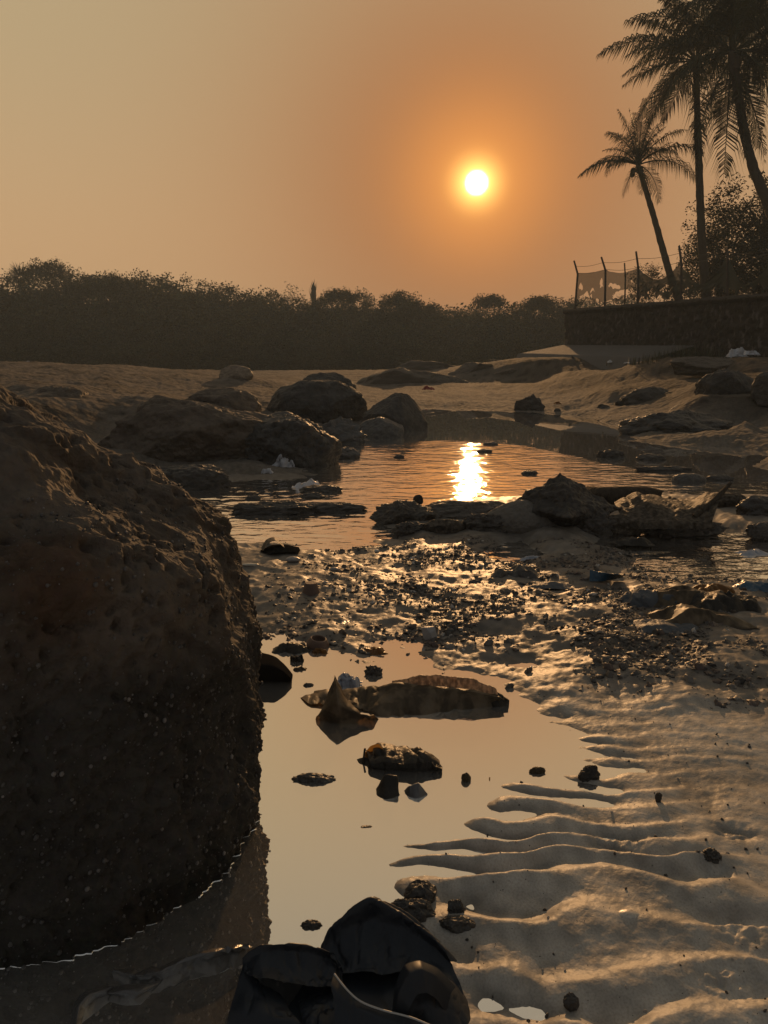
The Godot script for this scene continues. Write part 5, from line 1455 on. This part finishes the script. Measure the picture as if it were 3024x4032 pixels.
	part("upper_edge", sheet_mesh([[Vector3(0.022, 0.028, -1.68), Vector3(0.075, 0.035, -1.668), Vector3(0.139, 0.035, -1.664), Vector3(0.201, 0.033, -1.653), Vector3(0.259, 0.025, -1.64)], [Vector3(0.018, 0.035, -1.7), Vector3(0.076, 0.052, -1.688), Vector3(0.14, 0.055, -1.684), Vector3(0.203, 0.051, -1.673), Vector3(0.257, 0.034, -1.655)], [Vector3(0.029, 0.025, -1.72), Vector3(0.077, 0.039, -1.708), Vector3(0.142, 0.041, -1.704), Vector3(0.205, 0.038, -1.688), Vector3(0.253, 0.023, -1.671)]], 18, 70, 0.006, 24.0, 3.0, pb), M.thin_film, big)
	part("dark_tip", sheet_mesh([[Vector3(0.232, -0.003, -1.677), Vector3(0.265, -0.003, -1.688), Vector3(0.289, -0.003, -1.667)], [Vector3(0.228, 0.023, -1.644), Vector3(0.256, 0.027, -1.65), Vector3(0.282, 0.016, -1.636)], [Vector3(0.235, -0.003, -1.642), Vector3(0.254, -0.003, -1.628), Vector3(0.285, -0.003, -1.652)]], 24, 30, 0.008, 22.0, 1.0, pb), M.dark_film, big)
	scrap("plastic_scrap", "folded clear plastic scrap behind the peak of the muddy bag", "scrap", Vector3(-0.087, 0, -1.761), Vector2(0.042, 0.032), 521, M.clear_film)

	# dark crumpled packet in the pool
	var db: Vector3 = Vector3(0.027, 0, -1.368)
	var pack := thing("crumpled_packet", "dark crumpled packet lying in the calm pool, open at its left end", "packet", db)
	part("body", sheet_mesh([[Vector3(-0.036, -0.003, -1.401), Vector3(-0.009, -0.003, -1.408), Vector3(0.028, -0.003, -1.408), Vector3(0.064, -0.003, -1.404), Vector3(0.104, -0.003, -1.383)],
		[Vector3(-0.036, 0.005, -1.42), Vector3(-0.011, 0.022, -1.42), Vector3(0.028, 0.016, -1.42), Vector3(0.069, 0.021, -1.408), Vector3(0.108, -0.002, -1.396)],
		[Vector3(-0.032, 0.018, -1.38), Vector3(-0.003, 0.033, -1.38), Vector3(0.029, 0.026, -1.375), Vector3(0.068, 0.034, -1.368), Vector3(0.107, 0.009, -1.361)],
		[Vector3(-0.026, 0.013, -1.35), Vector3(0.006, 0.021, -1.345), Vector3(0.032, 0.02, -1.34), Vector3(0.067, 0.023, -1.338), Vector3(0.109, 0.01, -1.341)],
		[Vector3(-0.021, -0.003, -1.361), Vector3(0.006, -0.003, -1.351), Vector3(0.036, -0.003, -1.354), Vector3(0.071, -0.003, -1.351), Vector3(0.112, -0.003, -1.354)]], 60, 80, 0.004, 14.0, 5.0, db, 0.018), M.dark_film, pack)
	part("open_end", sheet_mesh([[Vector3(-0.04, 0.002, -1.409), Vector3(-0.027, 0.025, -1.4), Vector3(-0.01, 0.038, -1.385), Vector3(0.002, 0.029, -1.37), Vector3(0.008, 0.012, -1.355)], [Vector3(-0.034, -0.01, -1.4), Vector3(-0.027, -0.002, -1.4), Vector3(-0.016, 0.007, -1.39), Vector3(-0.007, 0.004, -1.38), Vector3(-0.003, 0.001, -1.365)]], 16, 30, 0.002, 20.0, 2.0, db), M.amber, pack)
	part("torn_corner", sheet_mesh([[Vector3(-0.076, -0.002, -1.377), Vector3(-0.059, -0.003, -1.394), Vector3(-0.036, 0.007, -1.39), Vector3(-0.013, 0.004, -1.37)], [Vector3(-0.069, -0.002, -1.356), Vector3(-0.048, -0.003, -1.351), Vector3(-0.026, -0.003, -1.351), Vector3(-0.004, -0.003, -1.354)]], 14, 26, 0.004, 26.0, 8.0, db), M.dark_film, pack)
	var st: Vector3 = Vector3(-0.041, 0, -1.366)
	single("twig", tube_mesh(PackedVector3Array([Vector3(0, -0.01, 0), Vector3(-0.039, 0.011, -1.389) - st, Vector3(-0.037, 0.025, -1.39) - st]), PackedFloat32Array([0.0025, 0.002, 0.0025]), 6, 0.3), M.bark, "short twig standing up in the water at the open end of the dark packet", "twig", st)

	# black fragments below it
	var f1: Vector3 = Vector3(0.002, 0, -1.269)
	single("black_fragment", sheet_mesh([[Vector3(-0.028, -0.003, -1.264), Vector3(-0.012, -0.004, -1.3), Vector3(0, 0.009, -1.3), Vector3(0.017, 0.005, -1.3), Vector3(0.028, -0.009, -1.29)], [Vector3(-0.02, -0.006, -1.285), Vector3(-0.01, 0.01, -1.285), Vector3(0, 0.027, -1.29), Vector3(0.024, 0.025, -1.285), Vector3(0.025, -0.001, -1.27)], [Vector3(-0.024, -0.003, -1.264), Vector3(-0.012, -0.003, -1.255), Vector3(0.002, -0.003, -1.249), Vector3(0.017, -0.003, -1.255), Vector3(0.032, -0.003, -1.264)]], 26, 34, 0.004, 26.0, 3.0, f1), M.dark_film, "upright black plastic fragment in the pool below the dark packet", "fragment", f1)
	var f2: Vector3 = Vector3(0.053, 0, -1.262)
	single("black_fragment", sheet_mesh([[Vector3(0.031, -0.003, -1.273), Vector3(0.043, -0.006, -1.299), Vector3(0.06, 0.005, -1.294), Vector3(0.075, -0.004, -1.288)], [Vector3(0.036, -0.001, -1.28), Vector3(0.045, 0.013, -1.274), Vector3(0.063, 0.02, -1.273), Vector3(0.077, 0.004, -1.268)], [Vector3(0.035, -0.003, -1.264), Vector3(0.048, -0.003, -1.255), Vector3(0.062, -0.003, -1.252), Vector3(0.08, -0.003, -1.267)]], 22, 30, 0.003, 26.0, 5.0, f2), M.clear_film_dark, "folded grey black fragment leaning right in the pool, beside the upright one", "fragment", f2)

	# leaves and husks at the pool's right side
	var lf: Vector3 = Vector3(0.177, 0, -1.317)
	var leafy := thing("curled_leaf", "curled brown leaf pair floating in the pool left of the sand ripples", "leaf", lf)
	part("husk", stone_mesh(Vector3(0.009, 0.014, 0.008), 531, 0.2, 3, 0.8, 20, Vector3(0.05, 0.035, 0.015)), M.wet_rock, leafy).position = Vector3(0.153, 0, -1.317) - lf
	part("blade", sheet_mesh([[Vector3(0.159, 0.001, -1.322), Vector3(0.177, -0.008, -1.348), Vector3(0.19, -0.007, -1.347), Vector3(0.199, 0.002, -1.322)], [Vector3(0.161, 0, -1.319), Vector3(0.175, -0.005, -1.334), Vector3(0.188, -0.004, -1.332), Vector3(0.196, 0, -1.312)]], 10, 20, 0.002, 30.0, 1.0, lf), M.amber, leafy)
	single("curled_leaf", stone_mesh(Vector3(0.016, 0.01, 0.009), 532, 0.25, 3, 0.75, 24, Vector3(0.05, 0.036, 0.018)), M.wet_rock, "small curled brown husk in the pool just above the first sand finger", "leaf", Vector3(0.291, -0.001, -1.347))

	# shoe-like sole behind the boulder, pottery and film in the pool's far end
	var sh: Vector3 = Vector3(-0.273, 0, -1.784)
	single("rubber_boot", sheet_mesh([[Vector3(-0.336, -0.004, -1.853), Vector3(-0.313, -0.004, -1.859), Vector3(-0.282, -0.004, -1.853), Vector3(-0.253, -0.004, -1.823), Vector3(-0.226, -0.004, -1.794)], [Vector3(-0.337, 0.037, -1.87), Vector3(-0.314, 0.039, -1.874), Vector3(-0.282, 0.036, -1.859), Vector3(-0.252, 0.02, -1.843), Vector3(-0.228, 0.004, -1.816)], [Vector3(-0.32, 0.041, -1.771), Vector3(-0.297, 0.048, -1.765), Vector3(-0.268, 0.046, -1.76), Vector3(-0.244, 0.033, -1.763), Vector3(-0.225, 0.012, -1.766)], [Vector3(-0.324, -0.004, -1.782), Vector3(-0.301, -0.004, -1.782), Vector3(-0.272, -0.004, -1.782), Vector3(-0.247, -0.004, -1.782), Vector3(-0.229, -0.004, -1.782)]], 40, 40, 0.003, 20.0, 2.0, sh), M.rubber, "dark rounded rubber boot toe sticking out of the pool beside the huge boulder", "boot", sh)
	single("clay_pot", lathe_mesh([Vector2(0.0, 0.03), Vector2(0.018, 0.031), Vector2(0.02, 0.03), Vector2(0.029, 0.0), Vector2(0.033, -0.02)]), M.clay, "upturned brown clay cup half sunk in the mud above the silvery wrapper", "cup", Vector3(-0.243, 0.026, -2.468))
	var pot2 := single("clay_pot", lathe_mesh([Vector2(0.02, -0.012), Vector2(0.03, -0.004), Vector2(0.032, 0.008), Vector2(0.024, 0.022), Vector2(0.02, 0.025), Vector2(0.018, 0.022), Vector2(0.02, 0.0)]), M.clay, "broken rim of a clay pot standing in the shallow end of the pool", "pot", Vector3(-0.184, 0, -2.023))
	pot2.rotation = Vector3(0.15, 0.4, -0.1)
	scrap("plastic_scrap", "dark wet film scrap lying left of the broken clay pot in the pool", "scrap", Vector3(-0.252, 0, -1.994), Vector2(0.06, 0.022), 541, M.dark_film)
	scrap("plastic_scrap", "amber plastic scrap at the foot of the broken clay pot", "scrap", Vector3(-0.172, 0, -1.973), Vector2(0.028, 0.016), 542, M.amber)
	scrap("plastic_scrap", "dark scrap in the pool beside the rubber boot", "scrap", Vector3(-0.23, 0, -1.913), Vector2(0.025, 0.025), 543, M.dark_film)
	scrap("plastic_scrap", "flat brown scrap floating right of the rubber boot", "scrap", Vector3(-0.214, 0, -1.856), Vector2(0.022, 0.01), 544, M.mud_plastic)
	scrap("plastic_scrap", "yellow brown leaf scrap at the gravel edge right of the broken clay pot", "scrap", Vector3(-0.029, 0.002, -1.975), Vector2(0.045, 0.016), 545, M.amber)

	# on the gravel bar
	var wr: Vector3 = Vector3(-0.127, 0.02, -2.209)
	var wrap := thing("silvery_wrapper", "crumpled silvery clear wrapper lying on the sand in front of the clay cup", "wrapper", wr)
	part("film", sheet_mesh([[Vector3(-0.212, -0.018, -2.32), Vector3(-0.184, -0.005, -2.353), Vector3(-0.141, 0, -2.376), Vector3(-0.097, 0.003, -2.398), Vector3(-0.062, -0.001, -2.379)], [Vector3(-0.2, -0.005, -2.281), Vector3(-0.164, 0.009, -2.284), Vector3(-0.129, 0.014, -2.296), Vector3(-0.089, 0.019, -2.298), Vector3(-0.063, 0.01, -2.299)], [Vector3(-0.175, -0.004, -2.233), Vector3(-0.146, 0.007, -2.225), Vector3(-0.114, 0.015, -2.227), Vector3(-0.081, 0.017, -2.239), Vector3(-0.064, 0.014, -2.249)], [Vector3(-0.159, 0.014, -2.154), Vector3(-0.135, 0.014, -2.162), Vector3(-0.109, 0.014, -2.171), Vector3(-0.079, 0.014, -2.196), Vector3(-0.061, 0.014, -2.222)]], 36, 60, 0.006, 22.0, 6.0, wr, 0.012), M.clear_film, wrap)
	part("torn_flap", sheet_mesh([[Vector3(-0.1, 0.006, -2.358), Vector3(-0.08, 0.018, -2.359), Vector3(-0.064, 0.015, -2.349)], [Vector3(-0.09, 0, -2.328), Vector3(-0.072, 0.006, -2.329), Vector3(-0.058, 0, -2.329)]], 12, 16, 0.003, 30.0, 2.0, wr), M.clear_film, wrap)
	single("foam_block", stone_mesh(Vector3(0.022, 0.026, 0.016), 551, 0.06, 6, 0.7, 20, Vector3(0.25, 0.24, 0.23), 0.0, 5.0, 0.2), M.pebble, "small square grey block on the gravel right of the silvery wrapper", "block", Vector3(0.128, 0.014, -2.066))
	var bl: Vector3 = Vector3(0.774, 0.03, -2.615)
	single("blue_wrapper", sheet_mesh([[Vector3(0.743, 0.043, -2.679), Vector3(0.78, 0.039, -2.668), Vector3(0.815, 0.036, -2.647), Vector3(0.847, 0.037, -2.627)], [Vector3(0.729, 0.057, -2.641), Vector3(0.763, 0.052, -2.621), Vector3(0.8, 0.051, -2.6), Vector3(0.837, 0.051, -2.588)], [Vector3(0.723, 0.02, -2.615), Vector3(0.763, 0.02, -2.615), Vector3(0.811, 0.022, -2.632), Vector3(0.849, 0.024, -2.649)]], 24, 40, 0.004, 20.0, 4.0, bl, 0.006), M.blue_film, "dark blue green wrapper standing up in the gravel", "wrapper", bl)
	var sn: Vector3 = Vector3(-0.442, 0.012, -3.113)
	var sandal := thing("old_sandal", "old dark sandal lying on the mud edge beside the huge boulder", "sandal", sn)
	part("sole", sheet_mesh([[Vector3(-0.514, 0.009, -3.158), Vector3(-0.471, 0.023, -3.185), Vector3(-0.413, 0.021, -3.193), Vector3(-0.362, 0.012, -3.179)], [Vector3(-0.509, 0.02, -3.078), Vector3(-0.453, 0.043, -3.067), Vector3(-0.398, 0.041, -3.074), Vector3(-0.345, 0.024, -3.081)], [Vector3(-0.465, 0.024, -3.014), Vector3(-0.427, 0.029, -3.01), Vector3(-0.381, 0.031, -3.016), Vector3(-0.344, 0.024, -3.031)]], 16, 40, 0.003, 15.0, 2.0, sn), M.rubber, sandal)
	part("strap", sheet_mesh([[Vector3(-0.51, 0.025, -3.108), Vector3(-0.49, 0.057, -3.122), Vector3(-0.457, 0.068, -3.127), Vector3(-0.419, 0.038, -3.122)], [Vector3(-0.491, 0.029, -3.041), Vector3(-0.468, 0.059, -3.044), Vector3(-0.439, 0.07, -3.049), Vector3(-0.403, 0.038, -3.054)]], 14, 30, 0.002, 15.0, 3.0, sn), M.sack, sandal)
	single("sea_shell", stone_mesh(Vector3(0.032, 0.008, 0.014), 561, 0.06, 2, 0.9, 22, Vector3(0.42, 0.38, 0.3)), M.shell, "long pale cuttlebone shell beside the huge boulder below the sandal", "shell", Vector3(-0.509, 0.022, -2.835))
	single("sea_shell", stone_mesh(Vector3(0.028, 0.018, 0.02), 562, 0.1, 2, 0.9, 22, Vector3(0.26, 0.23, 0.2)), M.shell, "pale ribbed clam shell on the mud right of the sandal", "shell", Vector3(-0.354, 0.02, -2.908))
	single("sea_shell", stone_mesh(Vector3(0.018, 0.012, 0.014), 563, 0.06, 0, 0.9, 20, Vector3(0.22, 0.19, 0.16)), M.shell, "round pale cockle shell on smooth mud right of the ribbed clam", "shell", Vector3(-0.185, 0.02, -2.767))
	single("sea_shell", stone_mesh(Vector3(0.011, 0.011, 0.01), 564, 0.06, 0, 0.9, 20, Vector3(0.5, 0.47, 0.42)), M.shell, "white round shell at the stream edge of the gravel bar", "shell", Vector3(-0.03, 0.012, -3.097))
	single("sea_shell", stone_mesh(Vector3(0.02, 0.006, 0.014), 565, 0.06, 0, 0.9, 20, Vector3(0.3, 0.27, 0.22)), M.shell, "flat round pale shell on the right part of the gravel bar", "shell", Vector3(0.599, 0.035, -2.034))
	single("sea_shell", stone_mesh(Vector3(0.016, 0.007, 0.01), 566, 0.06, 0, 0.9, 18, Vector3(0.4, 0.36, 0.3)), M.shell, "pale oval shell on the rippled sand near the bottom right", "shell", Vector3(0.332, 0.02, -0.928))
	var sw: Vector3 = Vector3(0.353, 0.02, -1.788)
	single("drinking_straw", tube_mesh(PackedVector3Array([Vector3(0.348, 0, -1.807) - sw, Vector3(0.377, 0.005, -1.862) - sw]), PackedFloat32Array([0.0028, 0.0028]), 8), M.straw, "short white drinking straw sticking out of the gravel near the pool", "straw", sw)
	# half buried bags on the right of the bar
	for d in [["pale blue grey plastic bag half buried in the gravel at right", Vector3(0.843, 0.03, -2.34), Vector2(0.1, 0.045), 571, M.bluish], ["brown plastic bag half buried at right with a pale upper edge", Vector3(0.938, 0.03, -2.36), Vector2(0.13, 0.05), 572, M.mud_plastic], ["stiff dark torn sack edge half buried at the right of the bar", Vector3(1.049, 0.03, -2.292), Vector2(0.14, 0.055), 573, M.dark_film], ["grey muddy bag lying in front of the brown half buried one", Vector3(0.916, 0.03, -2.174), Vector2(0.15, 0.045), 574, M.mud_plastic], ["flat blue grey film sunk in the mud below the half buried bags", Vector3(0.813, 0.03, -2.115), Vector2(0.11, 0.016), 575, M.bluish], ["amber film scrap glowing above the half buried bags", Vector3(1.084, 0.03, -2.443), Vector2(0.09, 0.035), 576, M.amber], ["dark blue bag at the right edge of the gravel bar", Vector3(1.28, 0.03, -2.509), Vector2(0.1, 0.03), 577, M.blue_film], ["white wet scrap on the right edge above the dark blue bag", Vector3(1.545, 0, -3.114), Vector2(0.09, 0.02), 578, M.clear_film], ["flat grey plastic sheet on the mud in the middle of the bar", Vector3(0.563, 0.03, -2.544), Vector2(0.08, 0.012), 579, M.bluish], ["clear crumpled film beside the small orange puddle", Vector3(0.598, 0.005, -3.014), Vector2(0.05, 0.015), 580, M.clear_film]]:
		scrap("plastic_bag", d[0], "plastic bag", d[1], d[2], d[3], d[4])
	# by the left rocks
	for d in [["white plastic bag caught at the foot of the dark pitted sloping boulder", Vector3(-0.786, 0, -5.994), Vector2(0.11, 0.13), 581, M.white_plastic], ["small white scrap on the sand left of the caught white bag", Vector3(-0.845, 0.01, -5.536), Vector2(0.06, 0.05), 582, M.white_plastic], ["crumpled pale bag stranded in the riffle", Vector3(-0.492, 0, -4.972), Vector2(0.1, 0.07), 583, M.white_plastic]]:
		scrap("plastic_bag", d[0], "plastic bag", d[1], d[2], d[3], d[4])
	# far litter
	for d in [["white plastic bag lying at the foot of the wall beside the grass tuft", Vector3(8.618, 1.083, -19.15), Vector2(0.27, 0.24), 591, M.white_plastic], ["small white bag right of the larger white bag by the wall", Vector3(8.725, 1.118, -18.661), Vector2(0.2, 0.12), 592, M.white_plastic], ["crumpled red cloth on the far beach", Vector3(1.219, 0.235, -21.465), Vector2(0.18, 0.1), 593, M.red_cloth], ["white scrap on the slope below the concrete apron, left one", Vector3(6.884, 1.044, -28.171), Vector2(0.13, 0.09), 594, M.white_plastic], ["white scrap in the middle of the slope below the apron", Vector3(7.574, 1.005, -25.916), Vector2(0.18, 0.1), 595, M.white_plastic], ["pale scraps on the slope below the apron, rightmost", Vector3(7.886, 0.98, -24.775), Vector2(0.3, 0.07), 596, M.white_plastic], ["white speck of litter on the left end of the sand ridge", Vector3(-8.478, 0.923, -18.665), Vector2(0.08, 0.07), 597, M.white_plastic], ["white speck of litter on the middle of the left sand ridge", Vector3(-6.129, 0.814, -18.512), Vector2(0.06, 0.05), 598, M.white_plastic], ["orange lit scrap on the far beach by the right hand rocks", Vector3(3.498, 0.09, -15.613), Vector2(0.08, 0.05), 599, M.amber]]:
		scrap("litter_scrap", d[0], "litter", d[1], d[2], d[3], d[4])
	var dk: Vector3 = Vector3(6.79, 1.028, -28.194)
	single("dark_stump", tube_mesh(PackedVector3Array([Vector3(0, -0.2, 0), Vector3(0.02, 0.1, 0), Vector3(-0.03, 0.24, 0)]), PackedFloat32Array([0.1, 0.09, 0.02]), 8, 0.4), M.bark, "small dark stump at the foot of the concrete apron", "stump", dk)

	# torn wet strip by the boulder's foot, bottom left
	var ws: Vector3 = Vector3(-0.291, 0, -0.845)
	var strip := thing("plastic_strip", "long wet grey plastic strip lying in the water at the bottom left", "plastic strip", ws)
	part("film", sheet_mesh([[Vector3(-0.345, -0.002, -0.866), Vector3(-0.309, 0.006, -0.849), Vector3(-0.281, 0.008, -0.854), Vector3(-0.256, 0.01, -0.871), Vector3(-0.228, 0.012, -0.88), Vector3(-0.199, 0.012, -0.884), Vector3(-0.173, 0.01, -0.892)], [Vector3(-0.341, 0.008, -0.847), Vector3(-0.304, 0.012, -0.833), Vector3(-0.276, 0.016, -0.837), Vector3(-0.251, 0.018, -0.853), Vector3(-0.225, 0.018, -0.864), Vector3(-0.197, 0.016, -0.873), Vector3(-0.175, 0.012, -0.883)], [Vector3(-0.346, -0.003, -0.852), Vector3(-0.312, -0.003, -0.839), Vector3(-0.273, -0.003, -0.842), Vector3(-0.248, -0.003, -0.859), Vector3(-0.224, -0.003, -0.873), Vector3(-0.199, -0.003, -0.883), Vector3(-0.18, -0.003, -0.892)]], 26, 80, 0.006, 16.0, 2.0, ws, 0.008), M.clear_film_dark, strip)
	part("trailing_end", sheet_mesh([[Vector3(-0.363, -0.002, -0.765), Vector3(-0.37, 0.006, -0.796), Vector3(-0.363, 0.008, -0.814), Vector3(-0.342, 0.006, -0.827)], [Vector3(-0.353, 0.006, -0.756), Vector3(-0.359, 0.012, -0.786), Vector3(-0.352, 0.014, -0.801), Vector3(-0.333, 0.01, -0.818)], [Vector3(-0.35, -0.003, -0.766), Vector3(-0.356, -0.003, -0.796), Vector3(-0.349, -0.003, -0.812), Vector3(-0.33, -0.003, -0.822)]], 18, 50, 0.004, 18.0, 5.0, ws), M.clear_film_dark, strip)
	part("torn_piece", sheet_mesh([[Vector3(-0.342, 0, -0.826), Vector3(-0.318, 0.008, -0.823), Vector3(-0.291, 0.006, -0.826), Vector3(-0.273, 0, -0.844)], [Vector3(-0.336, 0.006, -0.812), Vector3(-0.311, 0.01, -0.811), Vector3(-0.297, 0.008, -0.811), Vector3(-0.285, 0.003, -0.825)], [Vector3(-0.334, -0.003, -0.819), Vector3(-0.317, -0.003, -0.814), Vector3(-0.306, -0.003, -0.811), Vector3(-0.3, -0.003, -0.819)]], 16, 40, 0.004, 20.0, 7.0, ws), M.clear_film_dark, strip)
